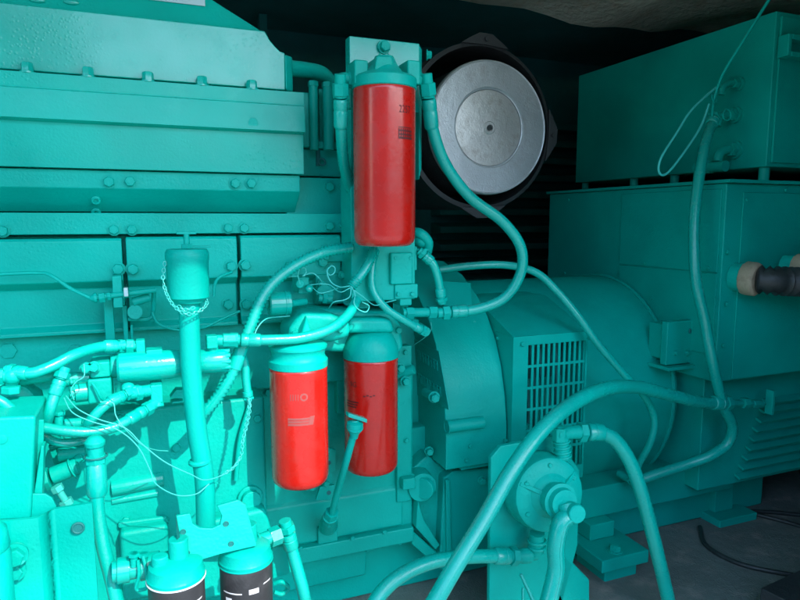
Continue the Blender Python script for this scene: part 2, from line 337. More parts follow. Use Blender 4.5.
# side covers
def side_cover(xa, xb, y0, y1, name='side_cover', low=True):
    Ya, Yb = 1.098, 1.122
    m = MB(); X0, X1 = X(xa, Ya, 260), X(xb, Ya, 260)
    z0, zm, z1 = Z(y0, Ya), Z(280, Ya), Z(y1, Yb)
    m.profx([(1.20, z0), (1.102, z0), (Ya, z0-0.004), (Ya, zm), (Yb, zm-0.012), (Yb, z1+0.012), (1.110, z1+0.004), (1.110, z1-0.002), (1.20, z1-0.002)], X0, X1)
    return m.build(name, 'teal', eng, bev=0.002)
c1 = side_cover(-160, 122.5, 238, 328); c2 = side_cover(126.5, 237.5, 237, 328); c3 = side_cover(241, 341, 236.5, 328)
def on(Y, x, y): return P(x, y, Y)
for c, pts in ((c1, ((118, 269),)), (c2, ((133, 269), (231, 266), (228, 304))), (c3, ((245, 265), (246, 304), (322, 262)))):
    for x, y in pts: bolt(on(1.122 if y > 290 else 1.098, x, y), (0, -1, 0), 0.0088, c, h=0.009)
for x, r in ((10, 0.013), (76, 0.011)):
    m = MB(); q = P(x, 349, 1.15); m.cyl(q, (q.x, 1.140, q.z), r*1.25, seg=30); m.hexn((q.x, 1.142, q.z), (q.x, 1.132, q.z), r); m.build('core_plug', 'cast', eng, bev=.001)
m = MB(); m.box((EX0, 1.135, Z(400, 1.135)), (X(352, 1.135), 1.55, Z(329, 1.135))); m.box((EX0, 1.15, Z(328, 1.15)), (X(352, 1.15), 1.55, Z(234, 1.15))); m.build('block_upper', 'cast', eng, bev=0.003)
YB = 1.16
xe = X(413, YB, 450)
zf = Z(505, YB, 350)
m = MB(); m.box((EX0, YB, 0.16), (xe, 1.60, Z(398, 1.135))); blk = m.build('engine_block', 'cast', eng, bev=0.004)
YL = 1.065
m = MB(); m.box((EX0, YL, 0.16), (X(266, YL, 450), YB+.01, Z(403, YL, 200))); m.build('block_side', 'cast', eng, bev=0.006)
# block features on the right of the filters
m = MB(); m.box((X(397, YB-.012, 400), YB-0.012, Z(500, YB, 400)), (X(412, YB-.012, 400), YB+.01, Z(345, YB, 400))); m.build('corner_rib', 'cast', eng, bev=0.003)
m = MB(); m.box((X(336, YB-.02), YB-0.02, Z(412, YB, 330)), (X(344, YB-.02), YB+.01, Z(340, YB, 330))); m.build('corner_rib', 'cast', eng, bev=0.003)
m = MB(); m.box((X(403, YB-.03, 400), YB-0.03, Z(484, YB, 405)), (X(416, YB-.03, 400), YB+.01, Z(473, YB, 405))); m.build('lug', 'cast', eng, bev=0.003)
# oil pan
Yp = 1.148
def zP(y, Y=Yp): return Z(y, Y, 370)
m = MB()
m.profx([(1.60, zP(497)), (YB+0.002, zP(490)), (Yp+0.006, zP(495)), (Yp+0.006, zP(533)), (1.60, zP(533))], X(256, Yp, 520), X(404, Yp, 520)); m.build('oil_pan', 'teal', eng, bev=0.004)
m = MB(); m.box((X(256, Yp, 540), Yp-0.006, zP(549)), (X(413, Yp, 540), 1.6, zP(534))); pf = m.build('pan_flange', 'teal', eng, bev=0.003)
m = MB(); m.box((X(318, Yp, 540), Yp-.001, zP(548)), (X(338, Yp, 540), 1.2, zP(518))); m.build('pan_boss', 'teal', eng, bev=0.003)
for x, y in ((328, 571), (367, 559), (400, 549)):
    q = P(x, y, Yp+0.006); bolt((q.x, Yp+0.008, zP(549)), (0, 0, -1), 0.006, pf)
m = MB(); m.profx([(1.6, zP(550)), (Yp+0.03, zP(550)), (Yp+0.035, zP(585)), (1.6, zP(590))], X(250, 1.15, 560), X(372, 1.15, 560)); m.build('pan_sump', 'teal', eng, bev=0.006)
m = MB(); m.profx([(1.6, 0.30), (1.14, 0.30), (1.14, 0.12), (1.6, 0.12)], EX0, X(250, 1.14, 560)); m.build('pan_sump', 'teal', eng, bev=0.01)
# block left-lower relief: raised bosses and ribs that catch the sun
m = MB(); m.prism([P(118, 520, YL), P(166, 514, YL), P(170, 521, YL), P(118, 527, YL)], (0, -0.010, 0)); m.build('casting_rib', 'cast', eng, bev=0.004)
m = MB(); q = P(250, 497, YL); m.cyl(q, q + Vector((0, -0.018, 0)), 0.016); m.torus(q+Vector((0,-.004,0)), (0,-1,0), .018, .004); m.build('boss', 'cast', eng, bev=0.002)
m = MB(); q = P(160, 540, YL); m.box((P(120, 530, YL).x, YL-0.03, 0.2), (P(168, 530, YL).x, YL+.01, Z(528, YL-.03, 150))); m.build('pump_boss', 'cast', eng, bev=0.008)
# filter head casting (big smooth casting behind the two lower filters)
m = MB()
m.prism([P(288, 343, 0.995), P(290, 328, 0.995), P(303, 312, 0.995), P(332, 314, 0.995), P(352, 322, 0.995), P(352, 338, 0.995), P(332, 343, 0.995)], (0, 0.08, 0))
fh = m.build('filter_manifold', 'cast', eng, bev=0.012)
m = MB(); m.prism([P(285, 350, 1.06), P(292, 316, 1.06), P(300, 307, 1.06), P(392, 312, 1.06), P(402, 324, 1.06), P(405, 350, 1.06), P(396, 356, 1.06)], (0, 0.12, 0)); m.build('filter_manifold', 'cast', eng, bev=0.012)
m = MB(); m.prism([P(345, 334, 1.03), P(350, 318, 1.03), P(392, 318, 1.03), P(397, 334, 1.03)], (0, 0.05, 0)); m.build('manifold_shoulder', 'cast', fh, bev=0.010)
bolt(P(296, 333, .995), (-.3, -1, 0), .006, fh); bolt(P(340, 329, .995), (0, -1, 0), .006, fh); bolt(P(398, 330, 1.06), (0, -1, 0), .006, fh)
# triangular rib above the left head
m = MB(); a0, b0, c0 = P(307, 315, 0.99), P(301, 336, 0.962), P(313, 336, 0.962)
m.prism([a0, b0, c0], (0, 0.05, 0)); m.build('head_rib', 'teal', eng, bev=0.004)
# flywheel housing
m = MB(); XH0, XH1 = 0.455, 0.553
def h(z): return H + z
hp = [(1.69, h(-.13)), (1.40, h(-.13)), (1.34, h(-.155)), (1.30, h(-.20)), (1.27, h(-.26)), (1.255, h(-.34)), (1.25, h(-.43)), (1.255, h(-.52)), (1.27, h(-.58)), (1.31, h(-.62)), (1.69, h(-.64))]
m.profx(hp, 0.48, XH1); fw = m.build('flywheel_housing', 'cast', eng, bev=0.003)
m = MB(); m.box((xe-0.01, 1.24, 0.2), (0.485, 1.6, H-0.14)); m.build('housing_web', 'cast', eng, bev=.004)
# adapter ring
ap = [(1.64, h(-.10)), (1.42, h(-.10)), (1.32, h(-.125)), (1.25, h(-.165)), (1.20, h(-.205)), (1.165, h(-.25)), (1.14, h(-.30)), (1.122, h(-.36)), (1.113, h(-.42)), (1.112, h(-.46)), (1.112, h(-.50)), (1.30, h(-.50)), (1.64, h(-.50))]
m = MB(); m.profx(ap, XH1-0.004, 0.690); ad = m.build('adapter_ring', 'teal', eng, bev=0.0025, sharp=20)
ad.data.set_sharp_from_angle(angle=rad(28))
m = MB(); q = P(447, 427, 1.105); q2 = P(484, 424, 1.10); m.cyl(q, (q2.x, q.y, q.z), 0.0125); m.torus(q, (1, 0, 0), .0125, .002); m.build('pin_boss', 'cast', eng, bev=0.002)
# lower housing plates
m = MB(); m.box((X(461, 1.125, 440), 1.122, Z(466, 1.122, 490)), (X(530, 1.122, 440), 1.3, Z(430, 1.122, 490))); m.build('housing_cover', 'teal', eng, bev=0.002)
m = MB(); m.prism([P(444, 478, 1.15), P(452, 472, 1.15), P(458, 471, 1.15), P(540, 464, 1.15), P(545, 545, 1.15), P(442, 571, 1.15), P(412, 545, 1.15), P(412, 530, 1.15), P(440, 555, 1.15)], (0, 0.25, 0)); lw = m.build('housing_foot', 'teal', eng, bev=0.004)
m = MB(); m.prism([P(411, 470, 1.175), P(428, 455, 1.175), P(446, 470, 1.175), P(446, 560, 1.175), P(412, 535, 1.175)], (0, 0.2, 0)); m.build('housing_web', 'cast', eng, bev=0.004)
m = MB(); q = P(424, 485, 1.15); m.cyl(q + Vector((0, .05, 0)), q + Vector((-.008, -0.012, 0)), 0.030, seg=36); m.cyl(q + Vector((0,-.01,0)), q + Vector((-.01, -0.018, 0)), 0.022, seg=36); m.build('barring_cover', 'teal', eng, bev=0.002)
for x, y, Y in ((429, 451, 1.165), (482, 480, 1.145), (411, 478, 1.15), (436, 560, 1.14)):
    bolt(P(x, y, Y), (-0.2, -1, 0), 0.0078, lw, h=.010)
m = MB(); m.cyl(P(397, 375, 1.15), P(414, 369, 1.13), 0.010); m.cyl(P(425, 392, 1.15), P(433, 396, 1.10), 0.0085); m.build('sensor_boss', 'cast', eng, bev=.001)
bolt(P(434, 397, 1.10), (-.2, -1, 0), 0.009, fw, h=.012)
for x, y in ((400, 368), (405, 381)): bolt(P(x, y, 1.13), (0, -1, 0), 0.008, fw, h=.008)
m = MB(); m.box((0.44, 1.215, 0.14), (0.70, 1.5, H-0.44)); m.build('housing_back', 'cast', eng, bev=.004)
# cast plate with raised characters (worn, unreadable)
m = MB()
c0 = PX(409, 336, .547); cx = (PX(447, 356, .547) - c0); cy = (PX(411, 392, .547) - c0); cx.x = cy.x = 0
nn = Vector((-1, 0, 0))
m.prism([c0, c0 + cx*.8, c0 + cx + cy*0.85, c0 + cy], -nn*0.003); pl = m.build('cast_plate', 'cast', fw, bev=.001)
rnd = random.Random(3)
for row, (s0, s1, t) in enumerate(((0.22, 0.80, 0.16), (0.22, 0.86, 0.56))):
    m = MB(); n = 8
    for i in range(n):
        a = s0 + (s1-s0)*i/n; w = (s1-s0)/n*0.5; o = c0 + cx*(a) + cy*t
        for kk in range(2):
            oo = o + cx*(w*kk*0.9); hgt = cy*0.16*(1 if rnd.random() > .3 else .5)
            m.obox(oo + hgt/2 + nn*0.0005, cx*w*0.14, hgt/2, nn*0.0008)
        if rnd.random() > .4: m.obox(o + cx*w*0.45 + cy*0.03 + nn*0.0005, cx*w*0.45, cy*0.016, nn*0.0008)
    m.build('raised_characters', 'teal', pl)
# plate standing on the adapter
m = MB(); m.prism([P(443, 281, 1.20), P(471, 283, 1.20), P(472, 308, 1.17), P(444, 306, 1.17)], (0, 0.006, 0)); m.build('bracket_plate', 'teal', eng, bev=.001)

def ebolt(x, y, Y, r=.0065, d=(0, -1, 0)): bolt(P(x, y, Y), d, r, blk)
for x, y in ((268, 392), (257, 418), (257, 505), (120, 418), (214, 486), (126, 520), (176, 447)): ebolt(x, y, YL if x < 262 else YB, .0068)
for x, y in ((405, 352), (406, 440)): ebolt(x, y, YB-.012, .005)
for x, y in ((270, 541), (300, 541), (352, 541), (384, 541)): bolt(P(x, y - (x-335)*.19, Yp-.006), (0, -1, 0), .0045, pf, washer=False)
m = MB(); m.prism([P(208, 512, YL), P(262, 500, YL), P(268, 520, YL), P(268, 545, YL), P(205, 545, YL)], (0, -.035, 0)); m.build('side_boss', 'cast', eng, bev=.008)
m = MB(); m.cyl(P(112, 488, YL+.003), P(163, 478, YL+.003), .013); m.cyl(P(112, 501, YL+.002), P(158, 493, YL+.002), .006); m.build('oil_gallery', 'gloss', eng)
m = MB(); m.tube([P(250, 404, YL-.01), P(240, 440, YL-.012), P(236, 480, YL-.01)], .004, seg=10); m.build('drain_line', 'teal', eng)
m = MB(); m.prism([P(418, 500, 1.14), P(424, 520, 1.14), P(440, 545, 1.14), P(436, 550, 1.14), P(416, 528, 1.14)], (0, .03, 0)); m.prism([P(446, 480, 1.142), P(450, 480, 1.142), P(452, 560, 1.142), P(447, 562, 1.142)], (0, .02, 0)); m.build('foot_rib', 'cast', eng, bev=.002)
for x, y in ((470, 446), (505, 440), (520, 455), (466, 460)): bolt(P(x, y, 1.11), (0, -1, 0), .0042, fw, washer=False)
for k in range(7):
    y = 322 + k*19; bolt(P(474 + k*3.6, y, 1.195 - .012*k if k < 5 else 1.12), (0, -1, .3), .0034, ad, washer=False)
# small castings and unions in the gap over the filter manifold
m = MB(); m.box((P(285, 268, 1.1).x, 1.085, P(285, 276, 1.1).z), (P(296, 268, 1.1).x, 1.12, P(285, 262, 1.1).z)); m.build('union_block', 'cast', eng, bev=.0012); m = MB(); m.cyl(P(318, 298, 1.08), P(332, 299, 1.08), .007); m.hexn(P(322, 298, 1.08), P(327, 298.4, 1.08), .010); m.build('pipe_union', 'cast', eng, bev=.0008); m = MB(); m.box((P(355, 295, 1.08).x, 1.075, P(355, 309, 1.08).z), (P(368, 295, 1.08).x, 1.11, P(355, 296, 1.08).z)); m.build('union_block', 'cast', eng, bev=.0012)
for x, y in ((290, 270), (312, 257), (326, 257), (360, 262), (368, 276), (322, 283), (342, 275)): bolt(P(x, y, 1.088), (0, -1, 0), .0055, blk)

# ------------------------------------------------------------------ alternator
YA, XA0, XA1, RA = 1.45, 0.66, 1.205, 0.285
ZA = h(-.155) - RA
alt = thing('alternator', (1.0, YA, 0.05), 'dark teal round-bodied alternator coupled to the engine, between grille hood and control box', 'alternator')
m = MB(); m.lathe((XA0, YA, ZA), (1, 0, 0), [(0, RA*0.97), (0.02, RA), (XA1-XA0, RA)], 96); m.build('stator_barrel', 'teal', alt, sharp=25)
m = MB(); m.torus((XA1-0.012, YA, ZA), (1, 0, 0), RA+0.002, 0.005, seg=90); m.build('barrel_seam', 'teal', alt)
# grille hood
HX0, HX1, HY = 0.693, 0.878, 1.10
ztopH = P(515, 337, HY).z
zlowH = H - 0.56
m = MB(); fr = 0.018
gx0, gx1 = P(527, 400, HY).x, P(584, 400, HY).x; gz1 = P(555, 343, HY).z; gz0 = P(548, 470, HY).z
def wall(mb, x0, x1, z0, z1): mb.box((x0, HY, z0), (x1, HY+0.006, z1))
wall(m, HX0, gx0, zlowH, ztopH); wall(m, gx1, HX1, zlowH, ztopH); wall(m, gx0, gx1, gz1, ztopH); wall(m, gx0, gx1, zlowH, gz0)
hood = m.build('grille_hood', 'teal', alt)
m = MB(); m.box((HX0, HY+0.006, zlowH), (HX0+0.006, 1.45, ztopH)); m.prism([(HX0, HY+0.001, ztopH+.0004), (HX0, 1.26, h(-.175)), (HX0, 1.40, h(-.175)), (HX0, 1.40, ztopH)], (HX1-HX0, 0, 0)); m.box((HX1-0.006, HY+.006, zlowH), (HX1, 1.45, ztopH)); m.build('hood_sides', 'teal', alt)
m = MB(); nb = 11
for i in range(1, nb): x = gx0 + (gx1-gx0)*i/nb; m.box((x-0.0028, HY+0.002, gz0), (x+0.0028, HY+0.005, gz1))
for j in range(1, 6): z = gz0 + (gz1-gz0)*j/6; m.box((gx0, HY+0.0025, z-0.003), (gx1, HY+0.0055, z+0.003))
m.build('grille', 'teal', hood, bev=.0006)
m = MB(); m.box((gx0-.01, HY+0.08, gz0-.01), (gx1+.01, HY+0.085, gz1+.01)); m.build('shade_backing', 'slat', hood)  # dark sheet, its colour stands in for shade inside the hood
m = MB()
for i in range(6): m.tube([(gx0+.02+.022*i, HY+.03+.008*(i%3), gz0+.01), (gx0+.03+.018*i, HY+.04, (gz0+gz1)/2), (gx0+.015+.022*i, HY+.05, gz1-.01)], .004, seg=8)
m.build('leads', 'slat', hood)
for x, y in ((522, 344), (589, 337), (519, 455)): bolt(P(x, y, HY), (0, -1, 0), 0.005, hood)
for x, y in ((498, 338),):
    q = PX(x, y, HX0); bolt(q, (-1, 0, 0), 0.004, hood)
# strips on barrel between hood and box bottom
# base rail
yb = 1.16
q0, q1 = P(584, 490, yb), P(736, 452, yb); zt, zb_ = q0.z, P(584, 515, yb).z
m = MB(); m.box((0.62, yb, zb_-0.012), (q1.x, yb+0.30, zt)); br = m.build('base_rail', 'teal', alt, bev=.003)
# terminal bracket on barrel
m = MB(); a = P(668, 322, 1.13); b = P(700, 362, 1.13); m.box((a.x, 1.13, b.z), (b.x, 1.15, a.z)); m.box((a.x+.01, 1.15, b.z+.01), (b.x-.01, 1.20, a.z-.01)); tb = m.build('terminal_bracket', 'teal', alt, bev=.003)
m = MB(); m.box((a.x-.006, 1.115, b.z-.010), (b.x+.004, 1.20, b.z-.002)); m.build('bracket_lip', 'teal', tb, bev=.001)
for x, y in ((675, 353), (687, 353)): bolt(P(x, y, 1.13), (0, -1, 0), 0.006, tb)
m = MB(); q = P(690, 331, 1.127); m.ball(q, .006, .6, .3, 1); m.build('slot_hole', 'slat', tb)
# lower terminal box
CX2 = 1.205
n0 = PX(727, 183, CX2); f0 = PX(550, 183, CX2)
zlt = n0.z; nY, fY = n0.y, f0.y
zlb = P(760, 377, nY).z
lb = thing('terminal_box', (1.55, (nY+fY)/2, zlb), 'big dark teal terminal box above the alternator, with bolted panels and two cable glands', 'terminal box')
m = MB(); m.box((CX2, nY, zlb), (2.2, fY, zlt)); bx = m.build('box_body', 'teal', lb, bev=.003)
m = MB(); m.box((CX2-.006, nY-.012, zlt+.0005), (2.2, fY+.01, zlt+.008)); m.build('top_lip', 'teal', lb, bev=.001)
m = MB(); q = P(765, 200, nY); m.box((P(742, 200, nY).x, nY-.004, zlb+.004), (2.1, nY-.0005, zlt-.02)); fp = m.build('front_panel', 'teal', lb, bev=.001)
for x, y in ((727, 252), (726, 304), (723, 345), (746, 200), (785, 190)): bolt(P(x, y, nY-.004), (0, -1, 0), 0.0045, fp, washer=False)
def side_panel(ya, yb_, z0, z1, par):
    m = MB(); m.box((CX2-.003, ya, z0), (CX2-.0002, yb_, z1)); return m.build('side_panel', 'teal', par, bev=.001)
za_, zb2 = PX(690, 270, CX2).z, zlt-.012
sp = side_panel(nY+.01, nY+.33, za_, zb2, lb)
side_panel(nY+.01, nY+.33, PX(690, 350, CX2).z, za_-.003, lb)
for x, y in ((566, 273), (646, 263), (710, 268), (653, 298), (570, 200)): q = PX(x, y, CX2); bolt((q.x-.003, q.y, q.z), (-1, 0, 0), 0.0045, sp, washer=False)
# glands
for i, (x, y, s) in enumerate(((736, 277, 1.0), (774, 266, 0.85))):
    q = P(x, y, nY) ; d = Vector((.25, -.95, -.05)).normalized(); R0 = 0.034*s
    if i: q = q + Vector((.0, -.03, 0))
    m = MB(); m.lathe(q, d, [(-.005, R0*.95), (.02, R0*.95)], 30); gs = m.build('gland_stub', 'teal', lb)
    m = MB(); m.lathe(q, d, [(.018, R0*1.05), (.022, R0*1.12), (.045, R0*1.12), (.05, R0*.95)], 12); m.build('gland_nut', 'gland', lb, bev=.002)
    pts = [q + d*.045, q + d*.08 + Vector((.02,0,0)), q + Vector((.16, -.10, -.012)), q + Vector((.30, -.16, -.03)), q + Vector((.6, -.18, -.08))]
    tag(MB().tube(pts, R0*.72, seg=20, ripple=.0085, pitch=.016).build('corrugated_conduit', 'rubber', sharp=80), ['black corrugated conduit leaving the nearer gland at right edge', 'black corrugated conduit behind, leaving the farther gland at right edge'][i], 'conduit')
# control box on top
CX1 = 1.38
a, b = PX(579, 68, CX1), PX(776, 22, CX1)
zc0 = P(761, 166.5, b.y).z; zc1 = (a.z + b.z)/2
cb = thing('control_box', (1.7, (a.y+b.y)/2, zc0), 'dark teal sheet metal cabinet standing on short feet above the terminal box, top right', 'cabinet')
m = MB(); m.box((CX1, b.y, zc0), (2.3, a.y, zc1)); bd = m.build('box_body', 'teal', cb, bev=.003)
m = MB(); m.box((CX1+.012, b.y-.006, zc0+.01), (2.2, b.y-.0005, zc1-.012)); m.build('front_panel', 'teal', cb, bev=.0015)
m = MB()
p0, p1 = P(781, 42, b.y-.006), P(812, 58, b.y-.006)
m.box((p0.x, b.y-.035, p1.z-.012), (p1.x+.08, b.y-.0065, p1.z)); m.box((p0.x, b.y-.035, p0.z), (p1.x+.08, b.y-.0065, p0.z+.012)); m.box((p0.x-.012, b.y-.035, p1.z-.012), (p0.x, b.y-.0065, p0.z+.012)); m.build('latch_frame', 'teal', cb, bev=.003)
for yy in (b.y+.02, b.y+.30, a.y-.03, (a.y+b.y)/2+.1):
    m = MB(); m.cyl((CX1+.02, yy, zlt+.008), (CX1+.02, yy, zc0), .012, seg=16); m.build('foot', 'teal', cb)
m = MB(); m.cyl((2.1, b.y+.02, zlt+.008), (2.1, b.y+.02, zc0), .012, seg=16); m.build('foot', 'teal', cb)
# pipe elbows on the cabinet's side
for x, y, s in ((740, 84, .8), (736, 115, 1), (736, 150, 1.1)):
    q = PX(x, y, CX1); m = MB(); r = .016*s; m.tube([q, q + Vector((-.03, 0, 0)), q + Vector((-.055, -.0, -.012)), q + Vector((-.06, 0, -.03))], r*.62, seg=16); m.cyl(q, q + Vector((-.008, 0, 0)), r*1.25, seg=24); m.hexn(q + Vector((-.01, 0, 0)), q + Vector((-.024, 0, 0)), r); m.build('pipe_union', 'cast', cb)
q = PX(696, 168, CX1-.06); m = MB(); m.cyl(q, q + Vector((0, -.09, -.002)), .013); m.hexn(q + Vector((0,-.02,0)), q + Vector((0, -.045, 0)), .018); m.build('pipe_union', 'cast', cb)
# louvred end cover behind at right
m = MB(); xv = 1.235; ve = thing('end_louvre', (1.6, nY+.07, 0.1), 'dark ribbed ventilation cover below the terminal box at right edge', 'vent cover')
m.box((1.24, nY+.06, P(780, 474, nY+.06).z), (2.2, fY-.1, zlb-.004)); m.build('cover_body', 'teal', ve, bev=.003)
m = MB()
for k in range(9):
    z = P(780, 396 + k*8.5, nY+.06).z; x0 = P(762 - k*3.4, 400 + k*8, nY+.06).x
    m.prism([(x0, nY+.0595, z), (x0, nY+.040, z-.008), (x0, nY+.044, z-.012), (x0, nY+.0595, z-.008)], (.9, 0, 0))
m.build('louvres', 'teal', ve, bev=.001)

# ------------------------------------------------------------------ skid, feet, floor clutter
sk_ = thing('skid_frame', (0.8, 1.0, 0), 'teal steel skid beam carrying engine and alternator, low behind the hand pump', 'skid')
m = MB(); m.box((-0.9, 1.22, 0.001), (1.6, 1.30, 0.13)); m.build('beam', 'teal', sk_, bev=.004)
def slab(cen, sx, sy, z0, z1, name, par, mat='teal'): return MB().box((cen.x-sx, cen.y-sy, z0), (cen.x+sx, cen.y+sy, z1)).build(name, mat, par, bev=.003)
mt = thing('vibration_mount', P(600, 560, 1.10).xy.to_3d(), 'stepped teal anti-vibration mount behind the hand pump handle', 'mount')
q = P(605, 545, 1.12)
slab(q, .065, .07, q.z-.02, q.z+.01, 'top_plate', mt); slab(q + Vector((.005, 0, 0)), .045, .05, q.z-.060, q.z-.0205, 'mount_block', mt); slab(q + Vector((.01, 0, 0)), .065, .06, q.z-.085, q.z-.0605, 'lower_plate', mt); slab(q + Vector((0.01, 0.03, 0)), .05, .05, 0.001, q.z-.0855, 'pedestal', mt)
slab(Vector((q.x+.0, q.y+.05, 0)), .035, .04, q.z+.0105, zb_-.012, 'spacer', mt)
bolt((q.x-.01, q.y-.045, q.z+.01), (0, 0, 1), .013, mt)
q = P(718, 512, 1.22)
ft = thing('rear_foot', (q.x, q.y, 0), 'flat dark teal foot plate under far end of the alternator rail', 'foot plate')
m = MB(); m.prism([PX_ for PX_ in [(q.x-.06, q.y-.06, q.z-.012), (q.x+.075, q.y-.06, q.z-.012), (q.x+.075, q.y+.08, q.z-.012), (q.x-.06, q.y+.08, q.z-.012)]], (0, 0, .024)); m.build('foot_plate', 'teal', ft, bev=.003)
m = MB(); m.box((q.x-.035, q.y-.02, q.z+.0125), (q.x+.03, q.y+.06, zb_-.013)); m.box((q.x-.05, q.y-.03, 0.001), (q.x+.05, q.y+.06, q.z-.0125)); m.build('foot_web', 'teal', ft, bev=.002)
def PZ(x, y, z):
    r = ray(x, y); return CO + r*((z-CO.z)/r.z)
for i, pts in enumerate(([(700, 527), (706, 545), (735, 562), (775, 572), (830, 580)], [(742, 511), (770, 512), (800, 515), (840, 519)], [(742, 511), (775, 519), (800, 526), (840, 540)])):
    pp = [PZ(x, y, .006) for x, y in pts]
    tag(MB().tube(pp, .0055, seg=10).build('floor_cable', 'rubber', sharp=70), ['black cable curving across the floor nearest the camera', 'straighter black cable along the floor, farthest back', 'black cable bending forward on the floor, middle of three'][i], 'cable', 'cables lying on the container floor')
q = PZ(776, 606, .04); m = MB(); m.obox(q + Vector((.175, .0, -.02)), Vector((.16, .02, 0)), Vector((-.01, .06, 0)), (0, 0, .035))
bx2 = m.build('battery_tray', 'darksteel', bev=.003); tag(bx2, 'dark metal tray lying on the floor in the lower right corner', 'tray')

# ------------------------------------------------------------------ air cleaner
q = P(489, 128, 1.40); rr = rp(66, q)
ac = thing('air_cleaner', (q.x, q.y+.1, q.z-rr-.08), 'round grey metal air filter element inside an open dark housing ring', 'air cleaner')
m = MB(); m.lathe(q, (0, -1, 0), [(-.30, rr*.985), (-.014, rr*.985)], 70); m.build('filter_mesh', 'mesh', ac)
m = MB(); m.lathe(q, (0, -1, 0), [(-.012, rr*.99), (-.01, rr), (0.0, rr*.995), (.004, rr*.975), (.004, rr*.60), (.001, rr*.585), (-.005, rr*.575), (-.006, 0.009)], 80); el = m.build('filter_element', 'steel', ac, sharp=25)
m = MB(); m.lathe(q, (0, -1, 0), [(-.004, rr*.565), (-.0015, rr*.560), (.0015, rr*.30), (.002, rr*.10), (.0045, rr*.085), (.0045, rr*.055), (.001, rr*.05), (.001, .004)], 70); m.build('centre_disc', 'steel_worn', el, sharp=20)
m = MB(); m.torus(q + Vector((0, .001, 0)), (0, -1, 0), rr*.583, .0022, seg=70); m.torus(q + Vector((0, -.004, 0)), (0, -1, 0), rr*.975, .002, seg=80); m.build('pressed_ring', 'steel', el)
m = MB(); m.lathe(q, (0, -1, 0), [(.0025, .0068), (.0052, .0068)], 20); m.build('centre_hole', 'rubber', el)
m = MB()                                                      # open housing ring
ci, co_ = rr*1.19, rr*1.255
cs = [(q.x + ci*math.cos(t)*1.0, q.z + ci*math.sin(t)) for t in [2*math.pi*i/64 for i in range(64)]]
yo = q.y + .02
for i in range(64):
    t0, t1 = 2*math.pi*i/64, 2*math.pi*(i+1)/64
    def pt(t, r, y): return m.bm.verts.new((q.x-.01 + r*math.cos(t), y, q.z+.004 + r*math.sin(t)))
    a_ = [pt(t0, ci, yo), pt(t1, ci, yo), pt(t1, co_, yo+.004), pt(t0, co_, yo+.004)]; m.bm.faces.new(a_)
    b_ = [pt(t0, ci*.97, yo+.35), pt(t1, ci*.97, yo+.35)]; m.bm.faces.new([a_[0], b_[0], b_[1], a_[1]])
    c_ = [pt(t0, co_*.97, yo+.36), pt(t1, co_*.97, yo+.36)]; m.bm.faces.new([a_[3], a_[2], c_[1], c_[0]])
bmesh.ops.remove_doubles(m.bm, verts=m.bm.verts, dist=1e-5)
m.build('housing', 'darksteel', ac)
for t in (88, -3, 178, -88):
    t = rad(t); u = Vector((math.cos(t), 0, math.sin(t))); w = Vector((-u.z, 0, u.x)); o = Vector((q.x-.01, yo-.004, q.z+.004))
    R1 = co_; m = MB(); m.prism([o + u*(R1*.950) + w*.066, o + u*(R1*1.0) + w*.052, o + u*(R1+.020) + w*.018, o + u*(R1+.020) - w*.018, o + u*(R1*1.0) - w*.052, o + u*(R1*.950) - w*.066, o + u*(R1*.965)], (0, .008, 0)); lg = m.build('mounting_lug', 'darksteel', ac, bev=.002)
    bolt(o + u*(R1+.005), (0, -1, 0), .006, lg, mat='darksteel')

# ------------------------------------------------------------------ red and black filters
def canister(name, label, cxp, ytop, ybot, halfw, Y, mat, group, ring=True, prints=None, hh=16):
    pt, pb = P(cxp, ytop, Y), P(cxp, ybot, Y); R_ = rp(halfw, pt); Lz = pt.z - pb.z
    c = Vector(((pt.x+pb.x)/2, Y, pb.z)); t = thing(name, c, label, 'filter', group)
    m = MB(); m.lathe(c, (0, 0, 1), [(.0, R_*.02), (.0, R_*.72), (.002, R_*.86), (.006, R_*.95), (.012, R_*.99), (.018, R_), (Lz-.006, R_), (Lz-.002, R_*1.01), (Lz, R_*.985), (Lz, .01)], 72); can = m.build('canister', mat, t, sharp=50)
    return t, c, R_, Lz, can
# top filter
t1, c, R_, Lz, can = canister('oil_filter', 'tall red spin-on filter hanging from the square bracket, highest of the red filters', 384.5, 90, 246, 31.3, 0.955, 'red', 'red spin-on filters')
m = MB(); m.lathe(c + Vector((0, 0, Lz-.001)), (0, 0, 1), [(0, R_*.97), (.002, R_*1.03), (.016, R_*1.04), (.020, R_*.94), (.026, R_*.62), (.038, R_*.42), (.05, R_*.30)], 60); fhd = m.build('filter_head', 'teal', t1, bev=0)
m = MB(); q = P(384, 47, 0.985); m.prism([P(377, 56, .93), P(392, 56, .93), P(396, 84, .935), P(372, 84, .935)], (0, .06, 0)); m.prism([P(381, 68, .925), P(384, 68, .925), P(386, 84, .915), P(379, 84, .915)], (0, .03, 0)); m.build('head_neck', 'teal', fhd, bev=.004)
for sx in (-1, 1):
    q0 = P(384.5 + sx*26, 74, .96); m = MB(); m.box((q0.x-.011, .945, q0.z-.018), (q0.x+.011, .985, q0.z+.018)); m.prism([P(384.5+sx*8, 72, .95), P(384.5+sx*28, 82, .95), P(384.5+sx*28, 88, .95), P(384.5+sx*8, 88, .95)], (0, .03, 0)); m.build('port_boss', 'teal', fhd, bev=.003)
m = MB(); A = rad(36) + math.atan2(c.x, c.y)*0
on_cyl(m, flat_text('2257', .0155), c, R_, rad(19), c.z + Lz - .040, .72)
m.build('number_print', 'ink', can); m = MB()
